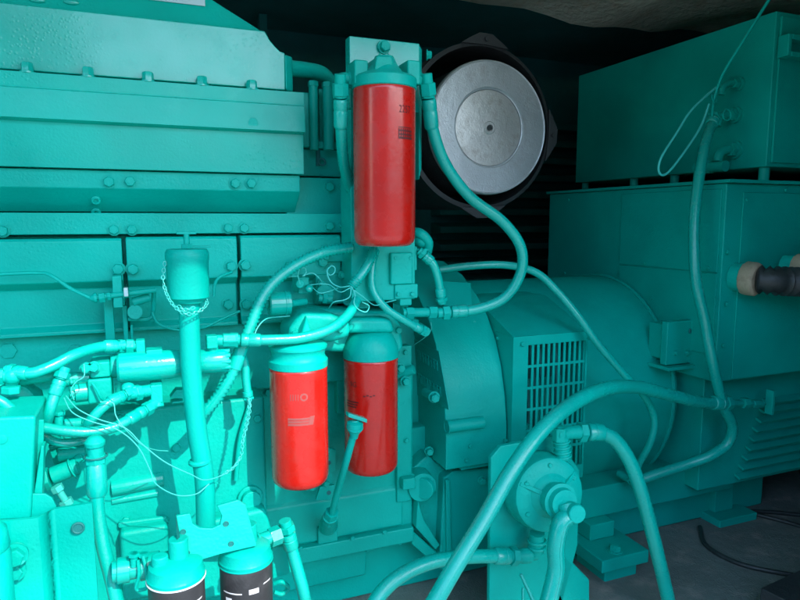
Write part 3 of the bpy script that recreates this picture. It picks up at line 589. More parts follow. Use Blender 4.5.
for k, (w, hgt) in enumerate(((.020, .0012), (.022, .0022), (.022, .0022), (.022, .0030))):
    zz_ = c.z + Lz - .062 - k*.0055; on_cyl(m, flat_rect(-.006, 0, w, hgt), c, R_, rad(12), zz_)
for k in range(7): on_cyl(m, flat_rect(-.006+.004*k, 0, -.0045+.004*k, .0155, n=2), c, R_, rad(12), c.z + Lz - .0785, off=.0006)
m.build('print', 'ink', can)
# left lower filter
t2, c, R_, Lz, can = canister('oil_filter', 'sunlit red spin-on filter in front of the engine block, left of the lower pair', 299.5, 366, 482, 28.6, 0.99, 'red', 'red spin-on filters')
m = MB(); m.lathe(c + Vector((0, 0, Lz-.001)), (0, 0, 1), [(0, R_*.96), (.002, R_*1.02), (.013, R_*1.03), (.015, R_*.97), (.021, R_*.92), (.029, R_*.95), (.032, R_*1.01), (.036, R_*1.01), (.040, R_*.90), (.044, R_*.5)], 60); fhd = m.build('filter_head', 'teal', t2)
m = MB()
for k in range(4): on_cyl(m, flat_rect(-.014+.0038*k, 0, -.0128+.0038*k, .010, n=2), c, R_, rad(-12)+.0, c.z + Lz - .044)
vs = []; fs = []
for k in range(17):
    a = 2*math.pi*k/16; vs += [(.007 + .0062*math.cos(a), .005 + .0062*math.sin(a)), (.007 + .0036*math.cos(a), .005 + .0036*math.sin(a))]
for k in range(16): fs.append((2*k, 2*k+2, 2*k+3, 2*k+1))
on_cyl(m, (vs, fs), c, R_, rad(-12), c.z + Lz - .044)
m.build('logo_print', 'greyink', can); m = MB()
for k in range(3): on_cyl(m, flat_rect(-.019, 0, .017 + .002*k, .0035, skew=.001), c, R_, rad(-12), c.z + Lz - .084 + k*.0044)
on_cyl(m, flat_rect(.013, 0, .021, .014, skew=.003), c, R_, rad(-12), c.z + Lz - .084, off=.0006)
m.build('print', 'greyink', can)
# right lower filter
t3, c, R_, Lz, can = canister('oil_filter', 'shaded dark red spin-on filter behind the dipstick handle, right of the lower pair', 371, 357, 469, 27, 1.055, 'red', 'red spin-on filters')
m = MB(); m.lathe(c + Vector((0, 0, Lz-.001)), (0, 0, 1), [(0, R_*.96), (.002, R_*1.02), (.012, R_*1.03), (.022, R_*1.0), (.034, R_*.90), (.042, R_*.80), (.047, R_*.66), (.049, R_*.2)], 60); fhd = m.build('filter_head', 'teal', t3)
m = MB(); on_cyl(m, flat_text('9G', .013), c, R_, rad(-58), c.z + Lz - .044, .9); m.build('number_print', 'ink', can); m = MB()
for k in range(3): on_cyl(m, flat_rect(-.016, 0, .012 - k*.002, .0022, n=8), c, R_, rad(-60), c.z + Lz - .072 - k*.0045)
for k in range(4): on_cyl(m, flat_rect(-.011+.0055*k, .0015*(k % 2), -.007+.0055*k, .0022+.0015*(k % 2), n=2), c, R_, rad(-22), c.z + Lz - .060)
m.build('print', 'ink', can)
# black filters, bottom left
for i, (cx_, yt, hw, Y) in enumerate(((179.5, 576, 27, .80), (248, 559, 25.5, .83))):
    t, c, R_, Lz, can = canister('fuel_filter', ['black spin-on filter at the bottom edge, left under the angled bracket', 'black spin-on filter with white print, right under the angled bracket'][i], cx_, yt, yt+140, hw, Y, 'black', 'black spin-on filters')
    m = MB(); m.lathe(c + Vector((0, 0, Lz-.001)), (0, 0, 1), [(0, R_*.98), (.001, R_*1.03), (.006, R_*1.04), (.008, R_*.99), (.020, R_*.95), (.024, R_*.80), (.028, R_*.30)], 60); fhd = m.build('filter_head', 'teal', t)
    m = MB(); tc_ = c + Vector((0, 0, Lz+.024)); m.cyl(tc_ + Vector((.004, 0, 0)), tc_ + Vector((.004, 0, .026)), .012); m.cyl(tc_ + Vector((-.018, -.004, -.006)), tc_ + Vector((-.018, -.004, .010)), .010); m.build('head_boss', 'cast', fhd, bev=.002)
    m = MB(); m.torus(c + Vector((0, 0, Lz)), (0, 0, 1), R_*1.02, .0013, seg=60); m.build('rim', 'whiteink' if i == 0 else 'teal', can)
    m = MB(); zz_ = c.z + Lz - .030
    on_cyl(m, flat_rect(-.034, -.000, -.006, .0018, n=10), c, R_, rad(-8), zz_); on_cyl(m, flat_rect(.003, -.003, .016, .004, skew=.0, n=6), c, R_, rad(-8), zz_ + .002); on_cyl(m, flat_rect(.020, .003, .034, .0048, skew=.002, n=6), c, R_, rad(-4), zz_ + .004)
    on_cyl(m, flat_rect(-.03, -.012, -.02, -.006, n=4), c, R_, rad(-8), zz_)
    m.build('print', 'whiteink', can)

# ------------------------------------------------------------------ bracket for the top filter
q0, q1 = P(349, 36, 1.0), P(419, 94, 1.0)
bk = thing('filter_bracket', (q0.x, 1.05, q1.z), 'square speckled teal mounting bracket behind the tall red filter head', 'bracket')
m = MB(); m.box((q0.x, .998, q1.z-.03), (q1.x, 1.02, q0.z)); bp = m.build('bracket_plate', 'gloss', bk, bev=.0015)
e0 = P(425, 38, 1.0); m = MB(); m.prism([(q1.x+.0005, 1.0, q0.z-.002), (e0.x, 1.012, q0.z-.005), (e0.x, 1.012, q1.z-.12), (q1.x+.0005, 1.0, q1.z-.14)], (0, .05, 0)); m.build('side_flange', 'teal', bk, bev=.0015)
m = MB(); m.prism([P(384, 43, .996), P(402, 78, .996), P(366, 78, .996)], (0, .01, 0)); m.build('triangular_boss', 'gloss', bk, bev=.004)
bolt(P(384, 47, .995), (0, -1, 0), .0085, bk, h=.008)
bolt(P(427, 55, 1.03), (1, -.4, 0), .007, bk)
m = MB(); m.box((X(352, 1.03, 130), 1.04, Z(300, 1.05, 380)), (X(418, 1.03, 130), 1.10, q1.z)); m.build('bracket_back', 'teal', bk, bev=.002)
# elbows either side
for i, (x, y) in enumerate(((340, 78), (428, 80))):
    s = -1 if i == 0 else 1
    a = P(x, y, .97); t = thing('elbow_fitting', a, ['teal elbow fitting on the left side of the tall red filter head', 'teal elbow fitting on the right side of the tall red filter head'][i], 'fitting')
    m = MB(); r = .0085; m.tube([a + Vector((-s*.020, 0, 0)), a + Vector((-s*.008, 0, .0005)), a + Vector((-s*.001, 0, -.002)), a + Vector((0, 0, -.009)), a + Vector((0, 0, -.026))], r, seg=18); m.build('elbow', 'cast', t)
    m = MB(); m.hexn(a + Vector((0, 0, -.016)), a + Vector((0, 0, -.030)), r*1.38); m.hexn(a + Vector((-s*.021, 0, 0)), a + Vector((-s*.012, 0, 0)), r*1.3); m.build('nut', 'cast', t, bev=.001)
hose('fuel_hose', 'thin teal hose dropping from left elbow down behind the tall red filter', 'hose', [(340.5, 101, .97), (341, 130, .985), (344, 165, 1.02), (352, 192, 1.06), (362, 205, 1.08)], 5.5, ends=(1, 0), endlen=(4.6, 2))
hose('fuel_hose', 'long teal hose looping from right elbow past the round air cleaner to the pump', 'hose', [(429, 101, .97), (433, 130, .98), (446, 165, .99), (470, 197, 1.0), (503, 222, 1.0), (521, 248, 1.0), (520, 275, 1.01), (504, 298, 1.02), (478, 309, 1.03), (452, 312, 1.04)], 5.3, ends=(1, 1), endlen=(4.6, 3))

# ------------------------------------------------------------------ fuel pump group centre
fp = thing('fuel_pump', P(395, 305, 1.08), 'blocky teal fuel pump body just under the tall red filter', 'pump')
m = MB(); a, b = P(391, 253, 1.03), P(413, 284, 1.03); m.box((a.x, 1.03, b.z), (b.x, 1.11, a.z)); m.build('pump_body', 'cast', fp, bev=.003)
m = MB(); a, b = P(395, 284, 1.035), P(418, 298, 1.035); m.box((a.x, 1.035, b.z), (b.x, 1.11, a.z-.001)); m.box((P(400, 298, 1.04).x, 1.04, P(400, 306, 1.04).z), (P(412, 298, 1.04).x, 1.09, b.z-.0005)); m.build('pump_base', 'cast', fp, bev=.002)
m = MB(); a = P(414, 258, 1.04); m.box((a.x, 1.045, a.z-.022), (a.x+.008, 1.09, a.z+.02)); m.cyl(P(380, 250, 1.05), P(430, 250, 1.05), .003); m.cyl(P(372, 268, 1.08), P(392, 268, 1.08), .012); m.cyl(P(376, 286, 1.09), P(392, 284, 1.09), .015); m.build('side_bracket', 'cast', fp, bev=.001)
m = MB(); m.ball(P(421, 240, 1.06), .015, .9, 1, 1); m.tube([P(412, 232, 1.07), P(421, 234, 1.05), P(428, 242, 1.05), P(427, 252, 1.06)], .009, seg=16); m.build('banjo_elbow', 'teal', fp)
for x, y in ((395, 258), (410, 258), (398, 294), (412, 294)): bolt(P(x, y, 1.033), (0, -1, 0), .0038, fp, washer=False)
m = MB(); m.cyl(P(402, 313, 1.05), P(440, 312, 1.05), .0085); m.hexn(P(405, 313, 1.05), P(413, 313, 1.05), .012); m.hexn(P(428, 312, 1.05), P(436, 312, 1.05), .012); m.cyl(P(404, 322, 1.06), P(404, 303, 1.06), .007); m.cyl(P(417, 326, 1.08), P(426, 332, 1.04), .009); m.hexn(P(409, 321, 1.07), P(416, 325, 1.06), .011); m.build('outlet_union', 'cast', fp, bev=.0008)
hose('fuel_hose', 'short teal hose bending from the pump elbow down to the union', 'hose', [(425, 256, 1.04), (433, 264, 1.035), (438, 278, 1.035), (441, 296, 1.04)], 4.3, ends=(1, 1), endlen=(2, 2))
m = None
hose('fuel_hose', 'teal hose snaking down right of the wiring, behind the tall red filter base', 'hose', [(376, 250, 1.04), (372, 268, 1.03), (373, 290, 1.025), (386, 308, 1.02), (404, 320, 1.02), (420, 329, 1.025)], 3.9, ends=(0, 1), endlen=(2, 2))
# solenoid + small sensor cylinder
sl = thing('stop_solenoid', P(302, 300, 1.06), 'small teal solenoid with looped wires above the filter casting', 'solenoid')
m = MB(); a, b = P(297, 277, 1.06), P(308, 293, 1.06); m.box((a.x, 1.05, b.z), (b.x, 1.10, a.z)); m.cyl(P(308, 287, 1.07), P(309.5, 288, 1.035), .006); m.cyl(P(300, 284, 1.06), P(300, 284, 1.04), .0075); m.build('solenoid_body', 'cast', sl, bev=.002)
m = MB(); m.ball(P(309, 289, 1.033), .0062); m.build('terminal_cap', 'gloss', sl)
m = MB(); m.box((P(316, 285, 1.1).x, 1.10, P(316, 305, 1.1).z), (P(385, 285, 1.1).x, 1.16, P(316, 268, 1.1).z)); m.cyl(P(325, 293, 1.12), P(325, 293, 1.08), .016); m.cyl(P(348, 300, 1.12), P(348, 300, 1.085), .011); m.box((P(320, 250, 1.1).x, 1.09, P(320, 262, 1.1).z), (P(385, 250, 1.1).x, 1.16, P(316, 246, 1.1).z)); m.build('actuator_casting', 'cast', sl, bev=.003)
sn = thing('pressure_sender', P(279, 318, 1.03), 'shiny small teal cylinder sender right of the diagonal conduit', 'sender')
a, b = P(268.5, 304, 1.03), P(290, 304, 1.03); r = rp(12, a)
m = MB(); m.lathe(a, (1, 0, 0), [(0, r*.9), (.002, r), ((b.x-a.x)*.72, r), ((b.x-a.x)*.74, r*1.06), ((b.x-a.x)*.80, r*1.06), ((b.x-a.x)*.82, r), ((b.x-a.x)*.98, r), (b.x-a.x, r*.9)], 36); m.build('sender_body', 'gloss', sn)
m = MB(); m.cyl(a - Vector((.012, 0, 0)), a, .004); m.hexn(a - Vector((.006, 0, 0)), a - Vector((.001, 0, 0)), .0065); m.build('terminal', 'cast', sn)
MB().cyl(b, b + Vector((.03, .02, 0)), .006).build('stem', 'cast', sn)

# ------------------------------------------------------------------ long hoses, centre-left
hs = hose('coolant_hose', 'teal hose running level from the elbow by the filler pipe to the left filter head', 'hose', [(242, 340, .96), (270, 340, .955), (300, 338, .955), (328, 330, .965), (347, 316, .985), (357, 300, 1.01)], 5.2, ends=(1, 0), endlen=(3.4, 2))
t = thing('hose_elbow', P(213, 352, .96), 'square-cornered teal elbow at left end of the level hose', 'fitting')
m = MB(); a = P(213, 341, .96); m.hexn(P(222, 340, .96), P(236, 340, .96), .011); m.cyl(P(208, 340.5, .96), P(226, 340.5, .96), .0085); m.cyl(P(212.5, 337, .96), P(212.5, 353, .965), .0085); m.box((a.x-.010, .951, a.z-.010), (a.x+.006, .969, a.z+.009)); m.build('elbow', 'cast', t, bev=.002)
# big diagonal conduit
t = thing('wiring_conduit', P(205, 420, 1.0), 'ribbed teal conduit sweeping from behind the tall filter down past the filler pipe', 'conduit')
pts = [P(*p) for p in ((352, 247, 1.03), (325, 252, 1.02), (298, 264, 1.01), (275, 281, 1.0), (261, 300, .995), (251, 325, .99), (241, 350, .985))]
m = MB(); m.tube(pts, rp(4.8, pts[3]), seg=18, n=12, ripple=.0022, pitch=.0066); m.build('upper_sleeve', 'hose', t, sharp=80)
a, b = P(243, 344, .984), P(234, 369, .98); m = MB(); m.cyl(a, b, rp(6.8, a)); m.cyl(a, a + (b-a)*.1, rp(7.4, a)); m.build('collar', 'gloss', t, bev=.001)
pts = [P(*p) for p in ((235, 366, .98), (228, 381, .98), (217, 398, .985), (203, 414, .99), (190, 428, 1.0))]
m = MB(); m.tube(pts, rp(4.8, pts[2]), seg=18, n=12, ripple=.0026, pitch=.0070); m.build('lower_sleeve', 'hose', t, sharp=80)
hose('branch_conduit', 'teal sleeve hanging below the conduit with a chain at its end', 'conduit', [(241, 352, 1.0), (245, 365, 1.0), (246, 380, 1.0), (248, 396, 1.0)], 4.2, ends=(0, 1), endlen=(2, 1.2))
# harness sleeve at centre
t = thing('harness_sleeve', P(352, 285, 1.02), 'short ribbed sleeve bundling wires under the tall filter', 'sleeve')
pts = [P(*p) for p in ((374, 248, 1.03), (369, 262, 1.015), (361, 275, 1.01), (352, 286, 1.01))]
m = MB(); m.tube(pts, rp(4.2, pts[1]), seg=16, n=12, ripple=.0015, pitch=.005); m.build('sleeve_body', 'hose', t, sharp=80)
m = MB()
for k in range(4): m.torus(pts[-1] + (pts[-2]-pts[-1]).normalized()*.0045*k, pts[-2]-pts[-1], rp(4.6, pts[1]), .0016, seg=18, k=6)
m.build('tie_wrap', 'gloss', t)
# wires near the centre
W1 = [
 ('thin wire arching from the conduit over to the solenoid', [(262, 301, 1.0), (268, 288, 1.01), (280, 279, 1.02), (298, 276, 1.03)], .7),
 ('curly wire loop standing above the solenoid left of centre', [(300, 284, 1.03), (298, 275, 1.03), (300, 269, 1.03), (305, 268, 1.03), (306, 273, 1.03), (303, 276, 1.03), (312, 273, 1.03), (319, 278, 1.03), (322, 283, 1.04)], .8),
 ('round wire loop right of the solenoid curving to the harness sleeve', [(332, 264, 1.06), (328, 268, 1.04), (327, 272, 1.03), (330, 275, 1.03), (334, 273, 1.03), (335, 268, 1.03), (331, 266, 1.03), (327, 272, 1.025), (331, 282, 1.02), (340, 287, 1.01), (350, 286, 1.0)], .9),
 ('wire running from the solenoid cap to the harness', [(310, 285, 1.03), (320, 284, 1.02), (330, 285, 1.02), (340, 292, 1.0), (350, 288, 1.0)], .7),
 ('wire sagging under the solenoid between cap and casting', [(313, 288, 1.03), (320, 293, 1.02), (330, 291, 1.02), (338, 288, 1.01)], .7),
 ('wire dropping from the harness along the filter casting', [(351, 286, 1.0), (350, 296, 1.0), (344, 300, 1.0), (334, 302, 1.0), (329, 308, 1.02)], .9),
 ('wire twisting below the harness sleeve towards the level hose', [(352, 287, 1.0), (355, 295, .995), (354, 303, .99), (358, 309, .99), (366, 312, .99), (369, 306, .99), (362, 302, .99)], .8),
 ('short wire running right from the harness to the pump base', [(352, 289, 1.0), (362, 296, 1.0), (374, 305, 1.01), (384, 303, 1.02), (396, 300, 1.03)], .8),
 ('thin wire under the sender bending down beside the conduit', [(290, 316, 1.02), (278, 317, 1.02), (266, 319, 1.0), (258, 327, .99), (254, 336, .985)], .9),
 ('fine wire hanging from the union over the cast plate', [(431, 322, 1.04), (431, 330, 1.05), (424, 338, 1.06), (412, 346, 1.10)], .55),
]
for l, pts, r in W1: wire('control_wire', l, pts, r*.72)

# ------------------------------------------------------------------ oil filler pipe
fl = thing('filler_pipe', P(205, 528, .94), 'upright teal oil filler pipe with a large cap and chain', 'filler pipe')
c0_, c1_ = P(188, 249, .93), P(188, 303, .93); R_ = rp(20.5, c0_)
cc = Vector(((c0_.x+c1_.x)/2, .93, c1_.z)); Lz = c0_.z - c1_.z
m = MB(); m.lathe(cc, (0, 0, 1), [(0, R_*.45), (.001, R_*.74), (.006, R_*.84), (.008, R_*.98), (Lz*.8, R_), (Lz*.82, R_*1.03), (Lz*.94, R_*1.02), (Lz, R_*.93), (Lz+.001, .004)], 60); cp = m.build('filler_cap', 'teal', fl, sharp=40)
m = MB(); tp = cc + Vector((0, 0, Lz)); m.cyl(tp, tp + Vector((0, 0, .022)), .004); m.obox(tp + Vector((0, 0, .022)), (.013, 0, 0), (0, .004, 0), (0, 0, .0018)); m.obox(tp + Vector((.018, 0, .003)), (.014, 0, 0), (0, .003, 0), (0, 0, .0012)); m.hexn(tp + Vector((0,0,.001)), tp + Vector((0,0,.007)), .008); m.build('tee_handle', 'cast', cp, bev=.0006)
m = MB(); m.lathe(cc, (0, 0, -1), [(-.003, R_*.55), (.004, R_*.52), (.010, R_*.56), (.014, R_*.5)], 40); pe = P(201, 430, .935); pe2 = P(206, 535, .94)
pts = [cc + Vector((0, 0, -.008)), P(190, 340, .93), P(192, 380, .932), pe*1.0, P(204.5, 480, .937), pe2]
pts[3] = P(197, 430, .935)
m.tube(pts, rp(9.8, pts[2]), seg=32); m.build('pipe', 'teal', fl)
q = P(200, 460, .936); m = MB(); m.lathe(q, (pts[4]-pts[3]), [(-.002, .0145), (0, .0165), (.003, .0165), (.005, .0145)], 30); m.build('weld_bead', 'cast', fl)
def chain(mb, pts, r=.0016, L=.0066):
    path = resample(spline(pts, 12), L*.72)
    for i in range(len(path)-1):
        d = (path[i+1]-path[i]).normalized(); _, u, w = frame(d); s_ = u if i % 2 else w; c_ = (path[i]+path[i+1])/2
        loop = [c_ + d*L*.5*math.cos(a) + s_*r*1.35*math.sin(a) for a in [2*math.pi*k/10 for k in range(11)]]
        mb.rings(loop, [d*-math.sin(a)*L*.5 + s_*math.cos(a)*r*1.35 for a in [2*math.pi*k/10 for k in range(11)]], [.00062]*11, 5, False)
m = MB(); chain(m, [P(165, 262, .925), P(163, 280, .92), P(168, 297, .912), P(176, 308, .905), P(186, 314, .90), (P(198, 312, .905)), P(207, 304, .915), P(205, 298, .92)]); chain(m, [P(178, 306, .91), P(186, 310, .905), P(196, 307, .905)]); m.build('chain', 'wire', fl)
# hanging chain, centre left
m = MB(); chain(m, [P(248, 398, .99), P(250, 408, .985), P(247, 425, .985), P(243, 440, .985), P(241, 456, .985), P(233, 468, .985), P(222, 475, .985)]); chain(m, [P(250, 399, .985), P(247, 420, .985), P(242, 444, .985)]); tag(m.build('hanging_chain', 'wire'), 'slim pale chain hanging from the short sleeve left of the lit filter', 'chain')

# ------------------------------------------------------------------ dipstick
ds = thing('dipstick', P(330, 520, 1.10), 'teal dipstick with flat tee handle in front of the right lower filter', 'dipstick')
m = MB(); a, b = P(347, 414, .98), P(366, 420, .975); d = (b-a)/2; m.obox((a+b)/2, d, (0, .007, 0), (0, 0, .0035)); m.cyl(P(355, 420, .98), P(355, 431, .98), .007); m.build('handle', 'gloss', ds, bev=.0012)
q = P(355, 427, .98); m = MB(); m.lathe(P(355.3, 421, .98), P(354, 437, .983) - P(355.3, 421, .98), [(0, .008), (.003, .0135), (.011, .014), (.016, .012), (.022, .008), (.03, .0065)], 28); m.torus(q, (0, -.5, 1), .012, .002, seg=24); m.build('tube_cup', 'teal', ds)
m = MB(); m.tube([P(353, 437, .985), P(346, 462, 1.0), P(338, 490, 1.04), P(331, 517, 1.08)], .0062, seg=18); m.hexn(P(332, 512, 1.075), P(329, 522, 1.09), .013); m.cyl(P(330.5, 516, 1.08), P(328, 526, 1.12), .014, .018); m.build('tube', 'teal', ds)
sb = thing('strut_bracket', P(322, 500, 1.12), 'small folded teal strap with two holes between the lower red filters', 'bracket')
m = MB(); m.prism([P(323, 446, 1.11), P(336, 450, 1.11), P(336, 470, 1.11), P(328, 475, 1.11), P(320, 472, 1.11)], (0, .008, 0)); m.prism([P(322, 470, 1.112), P(332, 470, 1.112), P(334, 490, 1.112), P(320, 492, 1.112)], (0, .006, 0)); m.prism([P(316, 500, 1.10), P(320, 487, 1.10), P(335, 485, 1.10), P(331, 501, 1.10)], (0, .008, 0)); m.build('strap', 'teal', sb, bev=.001)
for x, y in ((329, 463), (329, 493)):
    q = P(x, y, 1.1085 if y < 470 else 1.0985); m = MB(); m.cyl(q + Vector((0, .003, 0)), q, .004); m.build('hole', 'dark', sb)
for x, y in ((326, 483), (312, 487)): bolt(P(x, y, 1.10), (0, -1, 0), .006, sb)

# ------------------------------------------------------------------ left middle: motor cylinder, box, hoses
mo = thing('primer_motor', P(170, 382, .99), 'horizontal shiny teal cylinder crossing behind the filler pipe', 'motor')
a, b = P(117, 366, .965), P(228, 361.5, .965); a.z = b.z = (a.z+b.z)/2; a.y = b.y = .965; L = b.x-a.x; r = rp(15, a)
m = MB(); m.lathe(a, (1, 0, 0), [(0, r*.86), (.003, r*.98), (.006, r), (L*.48, r), (L*.50, r*.97), (L*.72, r*.80), (L*.73, r*.84), (L*.96, r*.84), (L, r*.74)], 44); m.build('motor_body', 'gloss', mo, sharp=30)
m = MB()
for k in range(10):
    an = 2*math.pi*k/10; u = Vector((0, math.cos(an), math.sin(an))); m.cyl(Vector((a.x+L*.93, a.y, a.z)) + u*r*.70, Vector((b.x+.002, a.y, a.z)) + u*r*.70, r*.16, seg=10)
m.build('end_flutes', 'cast', mo); MB().box((P(146, 350, .98).x, .955, a.z+r-.004), (P(162, 350, .98).x, .98, a.z+r+.003)).build('terminal_pad', 'cast', mo, bev=.001)
bxm = thing('pump_block', P(98, 402, .97), 'squarish teal cast block joined to left end of the horizontal cylinder', 'pump')
a, b = P(89, 363, .97), P(112, 402, .97); zm = P(100, 378, .97).z
m = MB(); m.box((a.x, .97, zm), (b.x, 1.02, a.z)); m.box((a.x-.004, .968, b.z), (b.x+.001, 1.02, zm-.001)); m.cyl(P(110, 366, .99), P(119, 366, .99), .017); m.build('block_body', 'cast', bxm, bev=.003)
m = MB(); c_ = P(87, 391, .975); m.lathe(P(89, 391, .985), (-1, -.15, 0), [(0, .014), (.018, .014), (.019, .011), (.023, .011), (.024, .004)], 26); m.lathe(P(89, 377, .985), (-1, -.1, 0), [(0, .009), (.024, .009), (.025, .0105), (.032, .0105), (.033, .003)], 24); m.build('port', 'gloss', bxm)
for x, y in ((86, 368), (94, 367)): bolt(P(x, y, .965), (0, -1, 0), .0065, bxm)
for y in (384, 391, 398): bolt(P(73, y-2, .975), (-1, -.4, 0), .004, bxm)
m = MB(); m.tube([P(92, 383, .962), P(97, 390, .958), P(101, 398, .958), P(106, 402, .965)], .0016, seg=8); m.build('paint_ridge', 'teal', bxm)
# hoses
H_ = 'teal hoses around the left pump'
hose('fuel_hose', 'S-shaped teal hose from the left frame edge to the union above the cylinder', 'hose', [(16, 372, .93), (32, 373, .925), (52, 366, .93), (76, 354, .945), (100, 347, .97), (116, 346, .98)], 5.4, ends=(1, 1), endlen=(2, 2.4))
t = thing('tee_fitting', P(130, 350, .98), 'teal brass-type union above the horizontal cylinder', 'fitting')
m = MB(); m.cyl(P(118, 346, .98), P(144, 345.5, .98), .007); m.hexn(P(126, 346, .98), P(134, 346, .98), .0105); a = P(139, 345, .98); m.box((a.x-.004, .971, a.z-.009), (a.x+.008, .989, a.z+.008)); m.cyl(P(139, 348, .98), P(139, 356, .985), .007); m.build('union', 'cast', t, bev=.001)
t = thing('banjo_fitting', P(10, 384, .93), 'teal banjo fitting with hose nut at the left frame edge', 'fitting')
m = MB(); m.ball(P(12, 376, .93), .011); m.cyl(P(-14, 376, .93), P(8, 376, .93), .0085); m.hexn(P(-4, 376, .93), P(4, 376, .93), .011); m.cyl(P(12, 369, .93), P(11, 392, .94), .008); m.hexn(P(11, 386, .93), P(11, 393, .93), .012); m.build('union', 'cast', t, bev=.001)
t = thing('lift_pump', P(18, 412, .97), 'teal finned pump casting behind the banjo fitting, far left', 'pump')
m = MB(); m.prism([P(-20, 384, .97), P(20, 384, .97), P(36, 398, .97), P(42, 420, .97), (P(30, 440, .97)), P(-20, 440, .97)], (0, .06, 0)); m.build('pump_body', 'cast', t, bev=.006)
m = MB(); q = P(12, 405, .968); m.lathe(q, (0, -1, 0), [(-.01, .030), (.004, .029), (.009, .022), (.010, .014), (.018, .012), (.019, .002)], 40)
m.build('pump_cover', 'cast', t)
for k in range(6):
    an = k*math.pi/3 + .3; bolt(q + Vector((math.cos(an)*.0245, -.005, math.sin(an)*.0245)), (0, -1, 0), .0038, t)
m = MB(); m.tube([P(22, 380, .96), P(34, 378, .955), P(50, 376, .955), P(60, 372, .96)], .0075, seg=14); m.prism([P(24, 378, .975), P(60, 373, .975), P(52, 388, .975), P(42, 390, .975)], (0, .02, 0)); m.build('outlet_pipe', 'cast', t)
hose('fuel_hose', 'short teal hose coming in low at the left frame edge', 'hose', [(-14, 396, .90), (0, 401, .90), (10, 408, .90), (22, 418, .905), (34, 426, .92)], 5.2, ends=(0, 0))
hose('fuel_hose', 'teal hose leaning down from the pump block to the crossing hoses', 'hose', [(60, 381, .93), (55, 394, .925), (50, 410, .92), (46, 424, .93)], 5.4, ends=(1, 0), endlen=(2.8, 2))
hose('fuel_hose', 'upper of two teal hoses slanting down left below the cylinder', 'hose', [(122, 396, .935), (110, 402, .925), (100, 410, .92), (91, 420, .92), (84, 430, .93)], 5.0, ends=(1, 0), endlen=(3, 2))
hose('fuel_hose', 'lower of two teal hoses slanting down left, crossing to the bracket', 'hose', [(142, 412, .935), (128, 420, .92), (112, 428, .91), (90, 432, .905), (66, 431, .905), (44, 428, .91)], 5.3, ends=(1, 0), endlen=(3.6, 2))
t = thing('valve_block', P(157, 402, .955), 'small teal valve block where the two slanting hoses end', 'valve')
m = MB(); a, b = P(150, 384, .955), P(163, 401, .955); m.box((a.x, .945, b.z), (b.x, .975, a.z)); m.cyl(P(128, 394, .94), P(152, 390, .955), .0085); m.hexn(P(134, 393.5, .945), P(141, 392, .95), .012); m.cyl(P(146, 410, .94), P(158, 400, .955), .008); m.cyl(P(156, 400, .955), P(158, 408, .95), .009); m.ball(P(128, 387, .945), .008, 1.1, 1, .8); m.cyl(P(122, 390, .94), P(137, 388, .945), .004); m.build('valve_body', 'cast', t, bev=.002)
t = thing('sensor_plug', P(178, 400, 1.0), 'little teal sensor plug half hidden left of the filler pipe', 'sensor')
m = MB(); m.prism([P(170, 398, 1.0), P(176, 390, 1.0), P(184, 390, 1.0), P(184, 399, 1.0)], (0, .02, 0)); m.box((P(172, 402, 1.0).x, 1.0, P(172, 404, 1.0).z), (P(184, 402, 1.0).x, 1.02, P(172, 402, 1.0).z)); m.build('plug_body', 'cast', t, bev=.001)
# loops of sleeves under crossing hoses
hose('drain_hose', 'curved teal hose sagging just below the crossing hoses', 'hose', [(44, 436, .93), (56, 442, .925), (70, 443, .925), (84, 440, .93), (92, 434, .94)], 4.0, ends=(0, 0))
t = thing('transfer_pump', P(70, 470, .96), 'small dark recessed teal pump with stub pipes under the crossing hoses', 'pump')
m = MB(); m.prism([P(48, 446, .98), P(88, 446, .98), P(88, 462, .98), P(54, 465, .98)], (0, .05, 0)); m.cyl(P(52, 476, .95), P(78, 466, .95), .012); m.cyl(P(72, 469, .95), P(74, 468, .95), .0155); m.cyl(P(58, 455, .96), P(86, 451, .96), .009); m.hexn(P(50, 478, .95), P(44, 480, .95), .016); m.box((P(60, 430, .95).x, .95, P(60, 440, .95).z), (P(84, 430, .95).x, .97, P(60, 424, .95).z)); m.cyl(P(59, 430, .94), P(59, 415, .94), .006); m.hexn(P(59, 415, .94), P(59, 411, .94), .009); m.cyl(P(64, 424, .94), P(82, 423, .94), .007); m.build('pump_body', 'cast', t, bev=.002)
bolt(P(80, 457, .955), (-.3, -1, 0), .006, t)
st = MB(); st.cyl(P(58, 489, .93), P(68, 505, .93), .0045); st.hexn(P(56, 486, .93), P(59, 491, .93), .008); st.hexn(P(65, 500, .93), P(68, 505, .93), .009); tag(st.build('clamp_stud', 'wire', bev=.0006), 'short bright threaded stud above the folded bracket', 'stud')
# riser pipe (front left)
t = thing('riser_pipe', P(118, 600, .84), 'bright teal hose descending in front of the folded bracket to bottom edge', 'pipe')
m = MB(); pts = [P(97, 488, .88), P(97.5, 510, .875), P(103, 545, .865), (P(112, 580, .855)), P(122, 625, .845)]; m.tube(pts, rp(6.8, pts[2]), seg=24); m.build('hose_body', 'hose', t)
m = MB(); m.lathe(P(96, 463, .885), P(97, 492, .88)-P(96, 463, .885), [(0, .0105), (.004, .0122), (.030, .0128), (.040, .0122), (.043, .0105)], 28); m.build('crimp_collar', 'hose', t)
m = MB(); m.hexn(P(95.5, 455, .885), P(96, 463, .885), .013); m.cyl(P(95, 444, .885), P(96, 460, .885), .010); m.lathe(P(95, 446, .885), (0, 0, 1), [(0, .012), (.006, .013), (.012, .008), (.014, .004)], 20); m.build('swivel_nut', 'cast', t, bev=.001)
m = MB(); m.torus(P(96, 456, .885), (0, 0, 1), .0135, .0012, seg=24); m.build('dark_ring', 'slat', t)
